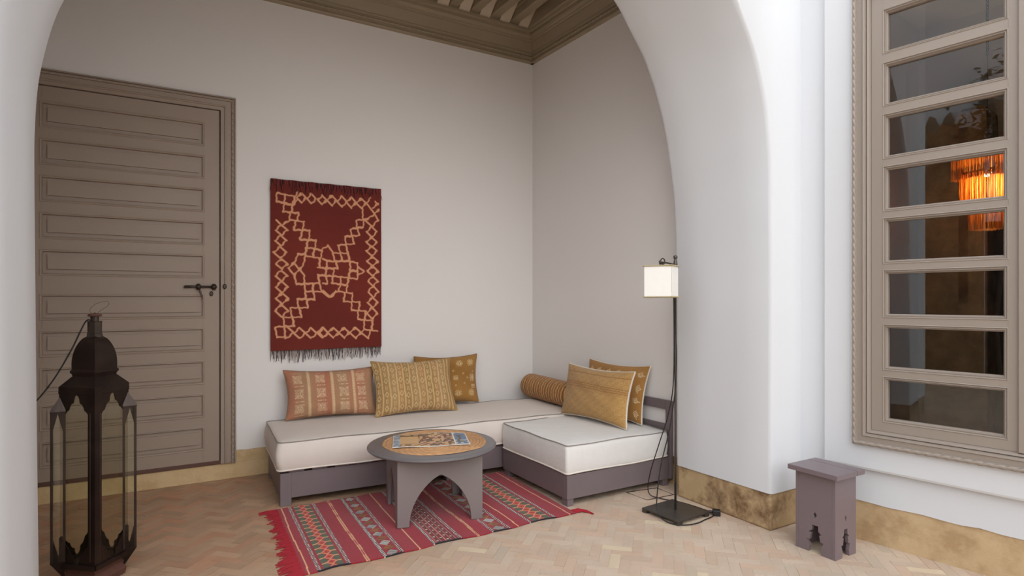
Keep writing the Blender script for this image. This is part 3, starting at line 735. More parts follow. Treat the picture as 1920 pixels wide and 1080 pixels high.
# ------------------------------------------------------------------ mattresses and sofa bases
def mattress(name, label, L, W, z0, z1, loc, rz, material, r=0.05, bulge=0.012, group=None):
    t = thing(name, label, 'mattress', loc, rz)
    def outline(inset, rad, N=9):
        pts = []
        for (cx_, cy_, a0) in ((L-inset-rad, inset+rad, -PI/2), (L-inset-rad, W-inset-rad, 0), (inset+rad, W-inset-rad, PI/2), (inset+rad, inset+rad, PI)):
            for k in range(N): a = a0+(PI/2)*k/(N-1); pts.append((cx_+rad*math.cos(a), cy_+rad*math.sin(a)))
        # subdivide the straight sides
        out = []
        for i in range(len(pts)):
            p, q_ = pts[i], pts[(i+1) % len(pts)]; k = 24 if (i+1) % N == 0 else 1
            for j in range(k): out.append((p[0]+(q_[0]-p[0])*j/k, p[1]+(q_[1]-p[1])*j/k))
        return out
    H = z1-z0; m_ = MB(); rings = []
    specs = [(0.30, 0.006), (0.15, 0.002), (0.03, 0.0), (0.006, 0.003), (0.002, 0.008)]
    for ins, dz in specs[:]: rings.append((ins, z0+dz))
    for f_ in (0.2, 0.4, 0.6, 0.8): rings.append((0.004-bulge*math.sin(PI*f_), z0+H*f_))
    for ins, dz in ((0.002, -0.007), (0.006, -0.001), (0.03, 0.004), (0.10, 0.009), (0.2, 0.012), (0.32, 0.013)): rings.append((ins, z1+dz))
    vs_ = []; cnt = None
    for ins, z in rings:
        ol = outline(min(ins, min(L, W)*0.42), max(0.004, r*(1-ins*1.5) if ins < 0.3 else 0.02)); cnt = len(ol)
        for i, (x, y) in enumerate(ol):
            wv = (0.0025*math.sin(x*13+z1*40)+0.002*math.sin(y*17+x*5))*(1.0 if ins < .05 else (0.4 if ins < .15 else 0.0))
            vs_.append((x, y+wv*0.6, z+wv*(1 if z > z0+H*0.5 else 0.3)))
    fs = [(k*cnt+i, k*cnt+(i+1) % cnt, (k+1)*cnt+(i+1) % cnt, (k+1)*cnt+i) for k in range(len(rings)-1) for i in range(cnt)]
    fs.append(tuple(range(cnt))[::-1]); fs.append(tuple(range((len(rings)-1)*cnt, len(rings)*cnt)))
    m_.add(vs_, fs); m_.build('mattress_body', material, t, smooth=True)
    ol = outline(0.002, r)
    p = MB(); p.tube([(x, y, z1+0.001+0.0025*math.sin(x*13+z1*40)+0.002*math.sin(y*17+x*5)) for x, y in ol], 0.0030, 6, closed=True); p.build('top_piping', M['pipe_dark'], t, smooth=True)
    p = MB(); p.tube([(x, y+.001*math.sin(x*20), z0+0.006+0.003*math.sin(x*9+y*7)) for x, y in outline(0.000, r)], 0.0052, 6, closed=True); p.build('bottom_piping', M['pipe_light'], t, smooth=True)
    return t

RZ = math.radians(-3.0)
base = thing('banquette', 'long low mauve grey wooden banquette running along the back wall', 'sofa', (0.612, 3.775, 0), RZ)
b = MB(); b.box(0.012, 2.18, 0.012, 0.035, 0.045, 0.198); b.box(0.012, 0.035, 0.0355, 0.725, 0.045, 0.198); b.box(0.0355, 2.18, 0.70, 0.725, 0.045, 0.198)
b.build('base_boards', M['frame'], base, bevel=0.003)
for k in range(16):
    b = MB(); x = 0.06+k*0.137; b.box(x, x+0.09, 0.016, 0.70, 0.198, 0.212); b.build('slat', M['frame'], base, bevel=0.002)
for (x, y) in ((0.010, 0.010), (0.010, 0.64), (1.08, 0.010), (1.08, 0.64), (2.1, .01), (2.1, 0.52)):
    b = MB(); b.box(x, x+0.065, y-0.002 if y < .1 else y, y+0.06, 0.0, 0.1975 if x < 0.1 and y < 0.1 else 0.06); b.build('leg', M['frame'], base, bevel=0.003)
mattress('sofa_mattress', 'long cream mattress on the low banquette along the back wall', 2.205, 0.735, 0.212, 0.388, (0.606, 3.768, 0), RZ, M['cloth'], r=0.035, bulge=0.016)

chs = thing('banquette', 'short mauve grey wooden banquette with open side rail beside the floor lamp', 'sofa', (2.105, 2.893, 0), 0)
b = MB(); b.box(0, 0.844, 0.0, 0.024, 0.045, 0.190); b.box(0, 0.024, 0.0245, 0.775, 0.045, 0.190); b.box(0.025, 0.844, 0.75, 0.775, 0.045, 0.190); b.box(0.02, 0.85, 0.02, 0.77, 0.17, 0.188)
b.build('base_boards', M['frame'], chs, bevel=0.003)
for (x, y) in ((0.0, 0.0), (0.0, 0.70), (0.79, 0.0), (0.79, 0.70)):
    b = MB(); b.box(x+.006, x+0.052, y+.006, y+0.065, 0.0, 0.06); b.build('leg', M['frame'], chs, bevel=0.003)
b = MB()
X_ = 0.8455
xa_, xb_ = X_, X_+0.024
def side_slab(pts): b.prism(pts, xa_, xb_, lambda u, v, q_: (q_, u, v))
side_slab([(-0.014, 0.045), (0.035, 0.045), (0.035, 0.567), (-0.014, 0.567)]); side_slab([(0.035, 0.505), (0.74, 0.505), (0.74, 0.567), (0.035, 0.567)]); side_slab([(0.035, 0.36), (0.70, 0.36), (0.70, 0.405), (0.035, 0.405)]); side_slab([(0.70, 0.045), (0.74, 0.045), (0.74, 0.505), (0.70, 0.505)]); side_slab([(0.035, 0.045), (0.70, 0.045), (0.70, 0.20), (0.035, 0.20)])
b.build('side_rail', M['frame'], chs, bevel=0.003)
mattress('sofa_mattress', 'short white mattress on the low banquette beside the floor lamp', 0.838, 0.785, 0.194, 0.366, (2.100, 2.888, 0), 0, M['cloth2'], r=0.022, bulge=0.008)

# ------------------------------------------------------------------ cushions
def cush_col(kind, nw, nh, W, H):
    U, V_ = np.meshgrid(np.linspace(0, 1, nw), np.linspace(0, 1, nh)); X = U*W; Y = V_*H       # Y up
    r = np.random.rand(nh, nw)[..., None]; col = np.zeros((nh, nw, 3))
    def star(cx, cy, s, c, dens=5):
        dx = np.abs(X-cx); dy = np.abs(Y-cy); box = (dx < s) & (dy < s)
        st = (((dx+dy)/(s/dens)) % 1.0 < 0.42) & (np.abs(dx-dy) < s*0.85); st |= (np.abs(dx-dy) < s*0.07)
        m_ = box & st & ((dx+dy) > s*0.2); col[m_] = col[m_]*0.25+c*0.75
    def dia(cx, cy, w_, h_, th, c):
        d = np.abs(X-cx)/w_+np.abs(Y-cy)/h_; m_ = (d < 1) & (d > 1-th); col[m_] = col[m_]*0.3+c*0.7
    def dots(x0, w_, per, c, ph=0.0):
        zig = x0+w_*np.sin(2*PI*Y/per+ph); m_ = np.abs(X-zig) < 0.0035; col[m_] = col[m_]*0.3+c*0.7
    if kind == 'rose':
        a = L3(176, 136, 104); b_ = L3(182, 124, 98)
        k = (0.5+0.5*np.sin(X*26+1.0))[..., None]; col = a*(1-k)+b_*k
        pale = L3(232, 206, 168); tan = L3(200, 160, 116)
        for x in (0.16, 0.325, 0.475):
            m_ = np.abs(X-x) < 0.013; col[m_] = col[m_]*0.35+tan*0.65
            dots(x, 0.006, 0.018, pale); dots(x, 0.006, 0.018, pale, PI)
        for x in (0.085, 0.245, 0.40, 0.535):
            for y in (0.065, 0.17, 0.275): star(x+0.004*math.sin(y*40), y, 0.033, pale, 4)
            for y in (0.015, 0.115, 0.225, 0.325):
                m_ = (np.abs(X-x) < 0.035) & (np.abs(Y-y) < 0.0022) & (((X/0.006).astype(int) % 2) == 0); col[m_] = pale*0.9
        m_ = np.abs(X-0.29) < 0.02; col[m_] = col[m_]*0.6+L3(176, 104, 84)*0.4
    elif kind == 'stripe':
        a = L3(176, 142, 98); b_ = L3(164, 130, 84); k = (0.5+0.5*np.sin(X*34))[..., None]; col = a*(1-k)+b_*k
        m_ = (np.abs(X-0.20) < .02) | (np.abs(X-.36) < .018) | (np.abs(X-.47) < .016); col[m_] = col[m_]*0.6+L3(190, 136, 92)*0.4
        tan = L3(222, 188, 132); pale = L3(228, 206, 156)
        for x in (0.045, 0.105, 0.165, 0.215, 0.265, 0.325, 0.385, 0.435, 0.50, 0.565, 0.595):
            m_ = np.abs(X-x-0.003*np.sin(Y*20)) < 0.0055; col[m_] = col[m_]*0.3+tan*0.7
        for i, x in enumerate((0.015, 0.075, 0.135, 0.19, 0.24, 0.295, 0.355, 0.41, 0.468, 0.533)):
            n = 8
            for j in range(n):
                y = 0.02+j*0.052+(i % 2)*0.02
                if j % 2 == 0: dia(x, y, 0.016, 0.024, 0.35, pale)
                else:
                    m_ = (np.abs(np.abs(X-x)-0.006) < 0.0022) & (np.abs(Y-y) < 0.018); col[m_] = col[m_]*0.3+pale*0.7
    elif kind == 'ochre':
        a = L3(168, 122, 62); b_ = L3(154, 110, 56); k = (0.5+0.5*np.sin(Y*19+X*8))[..., None]; col = a*(1-k)+b_*k
        pale = L3(230, 204, 156); tan = L3(206, 168, 112)
        def burst(cx, cy, s):
            for q_ in range(12):
                t = q_*PI/6; m_ = (seg_dist(X, Y, cx+s*.25*math.cos(t), cy+s*.25*math.sin(t), cx+s*math.cos(t), cy+s*math.sin(t)) < 0.0019); col[m_] = pale
        for cx, cy in ((0.08, 0.33), (0.19, 0.34), (0.37, 0.325), (0.475, 0.33), (0.075, 0.07), (0.24, 0.08), (0.355, 0.07), (0.48, 0.075), (0.13, 0.20), (0.49, .2)): burst(cx, cy, 0.032)
        for cx, cy in ((0.20, 0.23), (0.27, 0.19), (0.40, 0.235), (0.44, 0.2), (0.50, 0.25), (0.41, 0.155), (0.31, 0.26), (0.33, 0.14)):
            m_ = np.hypot(X-cx, Y-cy) < 0.010; col[m_] = col[m_]*0.4+tan*0.6
        for cx, cy in ((0.33, 0.20), (0.06, 0.22), (0.5, 0.13), (0.23, 0.27)):
            for q_ in range(4):
                m_ = (np.abs(Y-cy-(q_-1.5)*0.009) < 0.0018) & (np.abs(X-cx) < 0.022); col[m_] = pale*0.95
    elif kind == 'herring':
        a = L3(172, 132, 88); b_ = L3(186, 140, 78); k = np.clip(X/W*1.2-Y*1.0, 0, 1)[..., None]; col = a*(1-k)+b_*k
        pale = L3(226, 196, 140); dk = L3(128, 90, 54)
        per = 0.0095; s_ = (X/0.018).astype(int) % 2
        z_ = np.where(s_ == 0, X, -X)*0.55
        ph = ((Y+z_)/per) % 1.0; m_ = ph < 0.34; col[m_] = col[m_]*0.45+pale*0.55; m_ = ph > 0.8; col[m_] = col[m_]*0.55+dk*0.45
        for y in (0.225, 0.24, 0.255, 0.335):
            m_ = np.abs(Y-y-0.004*np.sin(X*8)) < 0.0035; col[m_] = L3(160, 116, 72)
        m_ = (Y > 0.20) & (Y < 0.275); col[m_] = col[m_]*0.75+L3(168, 124, 74)*0.25
    elif kind == 'ticks':
        a = L3(178, 130, 72); b_ = L3(166, 120, 64); k = (0.5+0.5*np.sin(Y*15+X*11))[..., None]; col = a*(1-k)+b_*k
        pale = L3(234, 212, 172)
        for cx in np.arange(0.07, W, 0.105):
            for j, cy in enumerate((0.06, 0.15, 0.24, 0.335)):
                for q_ in range(4):
                    ang = 0.6 if (j+int(cx*30)) % 2 else 1.9; ox = (q_-1.5)*0.0105
                    px_, py_ = cx+ox*math.sin(ang), cy-ox*math.cos(ang)
                    for sg in (0,):
                        m_ = seg_dist(X, Y, px_, py_, px_+0.024*math.cos(ang), py_+0.024*math.sin(ang)) < 0.0021; col[m_] = pale
                    m_ = seg_dist(X, Y, px_, py_, px_-0.020*math.cos(ang+0.9), py_-0.020*math.sin(ang+0.9)) < 0.0019; col[m_] = pale
    return col*(0.9+0.16*r)

def cushion(label, kind, W, H, T, bl, br, top, backing=False, pinch=0.075):
    """bl, br = lower corners of the cushion's mid surface, top = offset of the upper edge from the lower edge"""
    bl = Vector(bl); br = Vector(br); top = Vector(top)
    xa = (br-bl).normalized(); ya = top.normalized(); na = xa.cross(ya).normalized(); ya = na.cross(xa) if False else ya
    t = thing('cushion', label, 'cushion', tuple((bl+br)/2))
    nw, nh = int(W/0.0036), int(H/0.0036)
    u = np.linspace(-1, 1, nw); v = np.linspace(-1, 1, nh); Ug, Vg = np.meshgrid(u, v)
    def surf(sign):
        px = Ug*(1-pinch*(1-Vg**2)*1.1*np.abs(Ug)**2)*W/2; py = Vg*(1-pinch*1.6*(1-Ug**2)*np.abs(Vg)**2)*H/2+H/2
        th = T/2*np.clip((1-np.abs(Ug)**2.6)*(1-np.abs(Vg)**2.6), 0, 1)**0.55
        th = th*(1+0.05*np.sin(Ug*9+Vg*4)*np.cos(Vg*7))+0.003
        sag = -0.012*(1-Vg)*0.0
        A = np.array(xa)[None, None]*px[..., None]+np.array(ya)[None, None]*py[..., None]+np.array(na)[None, None]*(sign*th)[..., None]
        return A
    col = cush_col(kind, nw, nh, W, H)
    fr_ = surf(-1.0 if na.dot(Vector((-0.5, -0.86, 0))) < 0 else 1.0); bk = surf(1.0 if na.dot(Vector((-0.5, -0.86, 0))) < 0 else -1.0)
    o = grid_mesh('cushion_front', fr_, col, M['weave'], t)
    st = 4
    bmat_ = M['backing'] if backing else M['weave']
    b2 = bk[::st, ::st]; c2 = col[::st, ::st]
    # keep outer rim exact
    ri = list(range(0, nh, st)); ci = list(range(0, nw, st))
    if ri[-1] != nh-1: ri.append(nh-1)
    if ci[-1] != nw-1: ci.append(nw-1)
    grid_mesh('cushion_back', bk[np.ix_(ri, ci)], None if backing else col[np.ix_(ri, ci)], bmat_, t)
    rim = [fr_[0, j]*0.5+bk[0, j]*0.5 for j in range(0, nw-1, 4)]+[fr_[i, -1]*0.5+bk[i, -1]*0.5 for i in range(0, nh-1, 4)]+[fr_[-1, j]*0.5+bk[-1, j]*0.5 for j in range(nw-1, 0, -4)]+[fr_[i, 0]*0.5+bk[i, 0]*0.5 for i in range(nh-1, 0, -4)]
    p = MB(); p.tube([tuple(q_) for q_ in rim], 0.0045 if not backing else 0.006, 6, closed=True)
    p.build('seam', M['backing'] if backing else mat(kind+'_seam', {'rose': rgb(150, 112, 82), 'stripe': rgb(172, 138, 86), 'ochre': rgb(128, 92, 52)}.get(kind, rgb(150, 112, 70)), 0.95), t, smooth=True)
    return t

cushion('rose brown embroidered cushion at the left end of the long mattress', 'rose', 0.64, 0.355, 0.15, (0.760, 4.37, 0.405), (1.385, 4.285, 0.405), (0.0, 0.105, 0.34))
cushion('striped olive tan cushion, largest and foremost on the long mattress', 'stripe', 0.63, 0.425, 0.15, (1.340, 4.165, 0.405), (1.955, 4.125, 0.405), (0.02, 0.185, 0.385))
cushion('dark ochre cushion with white bursts against the back wall behind the striped cushion', 'ochre', 0.55, 0.40, 0.13, (1.722, 4.41, 0.405), (2.275, 4.37, 0.405), (0.035, 0.10, 0.385))
cushion('brown herringbone woven cushion with cream back leaning in front on the short mattress', 'herring', 0.69, 0.385, 0.15, (2.628, 3.69, 0.385), (2.672, 3.005, 0.385), (0.075, 0.0, 0.37), True)
cushion('ochre cushion with white tick marks against the side rail', 'ticks', 0.64, 0.41, 0.12, (2.83, 3.69, 0.385), (2.86, 3.07, 0.385), (0.075, -0.01, 0.40), True)

def bolster():
    p0 = Vector((2.80, 4.43, 0.502)); p1 = Vector((2.772, 3.70, 0.500)); R = 0.100
    t = thing('bolster_cushion', 'brown cylindrical bolster with pale ring stitching in the sofa corner', 'bolster', tuple((p0+p1)/2))
    ax = (p1-p0); L = ax.length; ax.normalize(); x = Vector((0, 0, 1)); y = ax.cross(x).normalized()
    nl, na = 200, 120
    prof = []
    for i in range(nl):
        s = i/(nl-1); d = min(s, 1-s)*L; rr = R*(1-max(0, (0.045-d)/0.045)**2*0.55) if d < 0.045 else R
        rr *= 1+0.010*math.sin(s*60)+0.012*math.sin(s*5+1)
        prof.append((s*L-L/2, rr))
    P = np.zeros((nl, na, 3)); col = np.zeros((nl, na, 3))
    for i, (s, rr) in enumerate(prof):
        for j in range(na):
            a = 2*PI*j/(na-1); q_ = ax*s+(x*math.cos(a)+y*math.sin(a))*rr; P[i, j] = q_
    S_, A_ = np.meshgrid(np.linspace(0, L, nl), np.linspace(0, 2*PI, na), indexing='ij')
    col[:] = L3(156, 104, 54); k = (0.5+0.5*np.sin(S_*70))[..., None]; col = col*(1-k*0.3)+L3(176, 126, 66)*k*0.3
    ring = np.abs(((S_+0.004*np.sin(A_*3))/0.036) % 1.0-0.5) < 0.10; col[ring] = L3(216, 170, 106)
    zz_ = (np.abs(((S_/0.072+0.25) % 1.0)-0.5-0.13*np.sin(A_*14)) < 0.035); col[zz_] = L3(222, 184, 126)
    dk = np.abs((S_/0.036+.3) % 1.0-0.5) < 0.08; col[dk] = L3(112, 70, 36)
    col *= (0.85+0.25*np.random.rand(nl, na, 1))
    grid_mesh('bolster_cover', P, col, M['weave'], t)
    em_ = mat('bolster_end_cloth', rgb(140, 96, 52), 0.95)
    for s in (-L/2, L/2):
        e = MB()
        c_ = ax*s; rr = prof[0][1]; ring_ = [c_+(x*math.cos(2*PI*k/32)+y*math.sin(2*PI*k/32))*rr for k in range(32)]
        e.add(ring_, [tuple(range(32))]); e.build('bolster_end', em_, t)
bolster()

# ------------------------------------------------------------------ coffee table, mat, magazine
TR = math.radians(-11.8)
ct = thing('coffee_table', 'low round grey coffee table with pointed arch cutouts standing on the rug', 'coffee table', (1.389, 3.262, 0.0), TR)
tp = MB(); R = 0.378
tp.lathe([(0.0, 0.378), (R-0.03, 0.378), (R-0.008, 0.381), (R, 0.388), (R, 0.394), (R-0.006, 0.401), (R-0.018, 0.404), (0.0, 0.404)], 96, caps=False)
tp.build('tabletop', M['tabletop'], ct, smooth=True, auto=40)
def arch_panel():
    hw = 0.24; zt = 0.379; apex = 0.281; lw = 0.066
    pts = [(-hw, zt), (-hw, 0.009), (-hw+lw, 0.009)]
    N = 12
    for i in range(0, N+1):
        t = i/N; z = 0.009+(0.05-0.009)*min(1, t*6) if t < 1/6 else 0.05+(apex-0.05)*((t-1/6)/(5/6))
        k = (z-0.009)/(apex-0.009); x = -(hw-lw)*max(0, (1-k**2.1))**0.80
        if i > 0: pts.append((x if i < N else 0, z))
    right = [(-x, z) for x, z in pts[:-1]][::-1]
    return pts+right
ap = arch_panel()
for k in range(4):
    m_ = MB(); th = 0.018
    if k % 2 == 0: m_.prism(ap, -0.24, -0.24+th, lambda u, v, q_: (u, q_, v))
    else:
        sp = [(x*(0.24-th)/0.24, z) for x, z in ap]; m_.prism(sp, -0.24, -0.24+th, lambda u, v, q_: (u, q_, v))
    o = m_.build('arched_side', M['table'], ct, bevel=0.002); o.rotation_euler = (0, 0, k*PI/2)
mt = MB()
Rm = 0.305; turns = 15
vs_ = []; N = 72
prof = []
for i in range(turns):
    r0 = Rm*i/turns; r1 = Rm*(i+1)/turns
    for j in range(4): a = PI*j/4; prof.append((r0+(r1-r0)*(0.5-0.5*math.cos(a)), 0.002+0.0060*math.sin(a)))
prof.append((Rm, 0.001))
colm = []
mv = np.zeros((len(prof), N+1, 3)); mc = np.zeros((len(prof), N+1, 3))
for i, (r_, z_) in enumerate(prof):
    for j in range(N+1):
        a = 2*PI*j/N; rr = r_*(1+0.012*math.sin(a*5)+0.006*math.sin(a*11)); mv[i, j] = (rr*math.cos(a), rr*math.sin(a), z_+0.0012*math.sin(a*3)*(r_/Rm))
        mc[i, j] = L3(206, 158, 112)*(0.80+0.3*random.random())*(0.86 if (j+i//4) % 2 else 1.05)
mat_o = grid_mesh('round_placemat', mv, mc, M['raffia'], None, 0.0); mat_o.location = (1.405, 3.262, 0.4045)
tag(mat_o, 'round coiled raffia mat lying on the coffee table', 'placemat')
def magazine():
    a = Vector((1.123, 3.208, 0)); b_ = Vector((1.540, 3.058, 0)); c_ = Vector((1.636, 3.327, 0)); d_ = Vector((1.228, 3.494, 0))
    cen = (a+b_+c_+d_)/4
    nw, nh = 150, 96
    U, V_ = np.meshgrid(np.linspace(0, 1, nw), np.linspace(0, 1, nh))
    P = np.zeros((nh, nw, 3))
    for k in (0, 1):
        P[..., k] = (1-U)*(1-V_)*(a-cen)[k]+U*(1-V_)*(b_-cen)[k]+U*V_*(c_-cen)[k]+(1-U)*V_*(d_-cen)[k]
    P[..., 2] = 0.006+0.012*np.exp(-((U-0.62)/0.25)**2)*V_**1.5+0.002*np.sin(U*9)
    col = np.zeros((nh, nw, 3)); col[:] = L3(224, 214, 200)
    sand = L3(208, 168, 122); brown = L3(104, 76, 60); n1 = np.random.rand(nh//6+2, nw//6+2)
    n1 = np.kron(n1, np.ones((6, 6)))[:nh, :nw]
    m_ = (U > 0.10) & (U < 0.80) & (V_ > .03) & (V_ < .97); col[m_] = sand
    f_ = 0.5+0.5*np.sin(U*17+np.sin(V_*6)*2)*np.cos(V_*9+U*4)
    mm = m_ & (U > 0.34) & ((n1*0.6+f_*0.5) > 0.42); col[mm] = brown
    mm = m_ & (U > 0.34) & (n1 > 0.78); col[mm] = L3(206, 150, 130)
    mm = m_ & (U < .38) & (V_ < 0.22) & (n1 > 0.3); col[mm] = L3(140, 110, 80)
    mm = m_ & (U < .38) & (V_ > 0.80) & (n1 > 0.25); col[mm] = L3(96, 70, 50)
    m_ = (U < 0.095) & (U > .012); col[m_] = L3(170, 184, 196); mm = m_ & (n1 > .5); col[mm] = L3(120, 140, 160)
    m_ = (U > 0.82) & (U < 0.98) & (V_ > .05) & (V_ < .95); col[m_] = L3(96, 122, 158)
    mm = m_ & (np.abs(U-0.89) < 0.03+0.02*np.sin(V_*9)) & (V_ < .75) & (V_ > .2); col[mm] = L3(80, 86, 50)
    mm = m_ & (n1 > .8); col[mm] = L3(190, 204, 214)
    o = grid_mesh('magazine', P, col, M['print'], None, 0.003, M['paper']); o.location = (cen.x, cen.y, 0.412)
    tag(o, 'open glossy magazine lying on the round raffia mat', 'magazine')
magazine()

# ------------------------------------------------------------------ stool
st = thing('side_stool', 'small mauve grey wooden stool with stepped keyhole cutouts beside the white pillar', 'stool', (2.8625, 1.748, 0), 0)
SX, SY = 0.0875, 0.1025
t_ = MB(); t_.box(-0.118, 0.050, -0.131, 0.128, 0.392, 0.417); t_.build('seat_board', M['stool'], st, bevel=0.003)
t_ = MB(); t_.box(0.0535, 0.118, -0.131, 0.128, 0.392, 0.4165); t_.build('seat_board', M['stool'], st, bevel=0.003)
def stool_panel(hw, name, rot, dist, sc):
    """panel with a stepped keyhole from the floor and a small diamond hole"""
    W2 = hw; half = [(W2, 0.393), (W2, 0.0), (0.035*sc, 0.0), (0.030*sc, 0.03), (0.043*sc, 0.062), (0.028*sc, 0.062), (0.022*sc, 0.098), (0.034*sc, 0.10), (0.016*sc, 0.112), (0.014*sc, 0.135), (0.005*sc, 0.140)]
    # built from two mirrored halves around the diamond
    dz0, dz1, dw = 0.172, 0.204, 0.009*sc
    m_ = MB()
    R_ = [(0, 0.393), (W2, 0.393), (W2, 0.0), (0.035*sc, 0.0), (0.030*sc, 0.03), (0.043*sc, 0.062), (0.028*sc, 0.062), (0.021*sc, 0.095), (0.033*sc, 0.098), (0.017*sc, 0.112), (0.016*sc, 0.137), (0, 0.137), (0, dz0), (dw, (dz0+dz1)/2), (0, dz1)]
    tri_ok = R_
    def tri(pts):   # fan-free: use bmesh triangulation through ngon in bmesh
        return pts
    for sgn in (1, -1):
        m_.prism([(x*sgn, z) for x, z in R_], 0, 0.016, lambda u, v, q_: (u, -dist+q_, v))
    bm = bmesh.new(); me = bpy.data.meshes.new(name); me.from_pydata(m_.v, [], m_.f); bm.from_mesh(me)
    bmesh.ops.triangulate(bm, faces=[f for f in bm.faces if len(f.verts) > 4]); bmesh.ops.remove_doubles(bm, verts=bm.verts[:], dist=1e-6); bmesh.ops.recalc_face_normals(bm, faces=bm.faces[:]); bm.to_mesh(me); bm.free()
    me.materials.append(M['stool']); o = bpy.data.objects.new(name, me); C.objects.link(o); o.parent = st; o.rotation_euler = (0, 0, rot)
stool_panel(SX, 'side_panel', 0, SY, 0.86); stool_panel(SX, 'side_panel', PI, SY, 0.86)
stool_panel(SY-0.0165, 'side_panel', -PI/2, SX, 1.0); stool_panel(SY-0.0165, 'side_panel', PI/2, SX, 1.0)

# ------------------------------------------------------------------ floor lamp
fl = thing('floor_lamp', 'slim dark metal floor lamp with small square ivory shade beside the arch', 'floor lamp', (2.583, 2.483, 0), math.radians(4))
b = MB(); b.box(-0.135, 0.135, -0.135, 0.135, 0.018, 0.027); b.build('base_plate', M['steel'], fl, bevel=0.002)
for sx_ in (-1, 1):
    for sy_ in (-1, 1):
        b = MB(); b.box(sx_*0.117-0.018, sx_*0.117+0.018, sy_*0.117-0.018, sy_*0.117+0.018, 0.0, 0.0185); b.build('foot', M['steel'], fl, bevel=0.002)
b = MB(); b.tube([(0, 0, 0.026), (0.002, 0, 0.7), (0.0, 0, 1.46)], 0.0068, 10); b.lathe([(0, 1.44), (0.011, 1.44), (0.012, 1.455), (0.010, 1.475), (0.007, 1.482), (0.008, 1.488), (0.012, 1.494), (0.012, 1.502), (0.007, 1.508), (0, 1.508)], 14, caps=False)
b.build('pole', M['steel'], fl, smooth=True)
b = MB(); b.tube([(0.012, 0, 1.452), (0, 0, 1.453), (-0.09, -0.01, 1.462), (-0.150, -0.015, 1.463)], 0.005, 8); b.tube([(-0.145, -0.015, 1.45), (-0.15, -0.015, 1.472)], 0.007, 8)
b.tube([(-0.125+0.017*math.cos(t*PI/8), -0.014, 1.468+0.017*math.sin(t*PI/8)) for t in range(16)], 0.0035, 8, closed=True); b.tube([(-0.125, -0.014, 1.46), (-0.125, -0.014, 1.40)], 0.003, 6)
b.build('arm', M['iron'], fl, smooth=True)
sh = MB(); h_ = 0.0775; SZ0, SZ1 = 1.266, 1.440
shl = (-0.135, -0.012, 0)
sh.box(-h_, h_, -h_, -h_+.002, SZ0, SZ1); sh.box(-h_, h_, h_-.002, h_, SZ0, SZ1); sh.box(-h_, -h_+.002, -h_, h_, SZ0, SZ1); sh.box(h_-.002, h_, -h_, h_, SZ0, SZ1)
so = sh.build('lamp_shade', M['shade'], fl, loc=shl); so.rotation_euler = (0, 0, math.radians(31-4))
for zt in (SZ0, SZ1):
    tr_ = MB(); H2 = h_+.001; tr_.tube([(-H2, -H2, zt), (H2, -H2, zt), (H2, H2, zt), (-H2, H2, zt)], 0.0052, 8, closed=True)
    N = 24
    for k in range(4):
        for i in range(N):
            a = -H2+2*H2*i/N; p = [(a, -H2), (H2, a), (-a, H2), (-H2, -a)][k]; tr_.lathe([(0, -0.005), (0.0045, 0), (0, 0.005)], 6, (p[0]*1.03, p[1]*1.03, zt), caps=False)
    tr_.build('shade_trim', M['shade_trim'], so)
cd = MB(); cd.tube([(-0.004, -0.008, 1.40), (-0.006, -0.010, 1.1), (-0.003, -0.012, 0.86), (-0.02, 0.00, 0.66), (-0.07, 0.03, 0.42), (-0.12, 0.03, 0.22), (-0.145, 0.02, 0.06), (-0.15, -0.02, 0.010), (-0.145, -0.075, 0.006), (-0.10, -0.13, 0.006), (-0.04, -0.165, 0.006), (0.03, -0.17, 0.006), (0.09, -0.16, 0.005), (0.17, -0.155, 0.006)], 0.0035, 8)
cd.tube([(0.07, 0.31, 0.30), (0.08, 0.31, 0.05), (0.12, 0.28, 0.008), (0.17, 0.20, 0.006), (0.165, 0.10, 0.006), (0.16, 0.0, 0.006), (0.172, -0.08, 0.006), (0.178, -0.145, 0.012)], 0.0035, 8)
def resample(pts, k=6):
    out = []; n = len(pts)
    for i in range(n-1):
        p0 = pts[max(i-1, 0)]; p1 = pts[i]; p2 = pts[i+1]; p3 = pts[min(i+2, n-1)]
        for j in range(k):
            t = j/k; t2 = t*t; t3 = t2*t
            out.append(tuple(0.5*((2*p1[c])+(-p0[c]+p2[c])*t+(2*p0[c]-5*p1[c]+4*p2[c]-p3[c])*t2+(-p0[c]+3*p1[c]-3*p2[c]+p3[c])*t3) for c in range(3)))
    out.append(pts[-1]); return out
cd = MB()
cd.tube(resample([(-0.008, -0.010, 1.30), (-0.009, -0.010, 1.1), (-0.005, -0.012, 0.90), (-0.012, -0.008, 0.72), (-0.045, 0.005, 0.50), (-0.10, 0.02, 0.30), (-0.135, 0.02, 0.12), (-0.150, 0.0, 0.045), (-0.155, -0.05, 0.012), (-0.135, -0.12, 0.006), (-0.08, -0.160, 0.006), (-0.01, -0.172, 0.006), (0.06, -0.162, 0.005), (0.12, -0.158, 0.006), (0.165, -0.150, 0.008)]), 0.0033, 8)
cd.tube(resample([(0.0, 0.012, 1.30), (0.003, 0.015, 0.80), (0.055, 0.10, 0.56), (0.115, 0.22, 0.36), (0.10, 0.285, 0.15), (0.09, 0.285, 0.03), (0.13, 0.22, 0.006), (0.175, 0.12, 0.005), (0.185, 0.03, 0.006), (0.182, -0.06, 0.008), (0.172, -0.13, 0.012)]), 0.0033, 8)
cd.build('power_cord', M['black'], fl, smooth=True)
pl = MB(); pl.box(-0.02, 0.02, -0.022, 0.022, 0.0, 0.034); pl.box(-0.008, 0.008, 0.02, 0.045, 0.01, 0.026)
po_ = pl.build('plug', M['black'], fl, bevel=0.005, loc=(0.178, -0.150, 0.001)); po_.rotation_euler = (0, 0, 0.7)

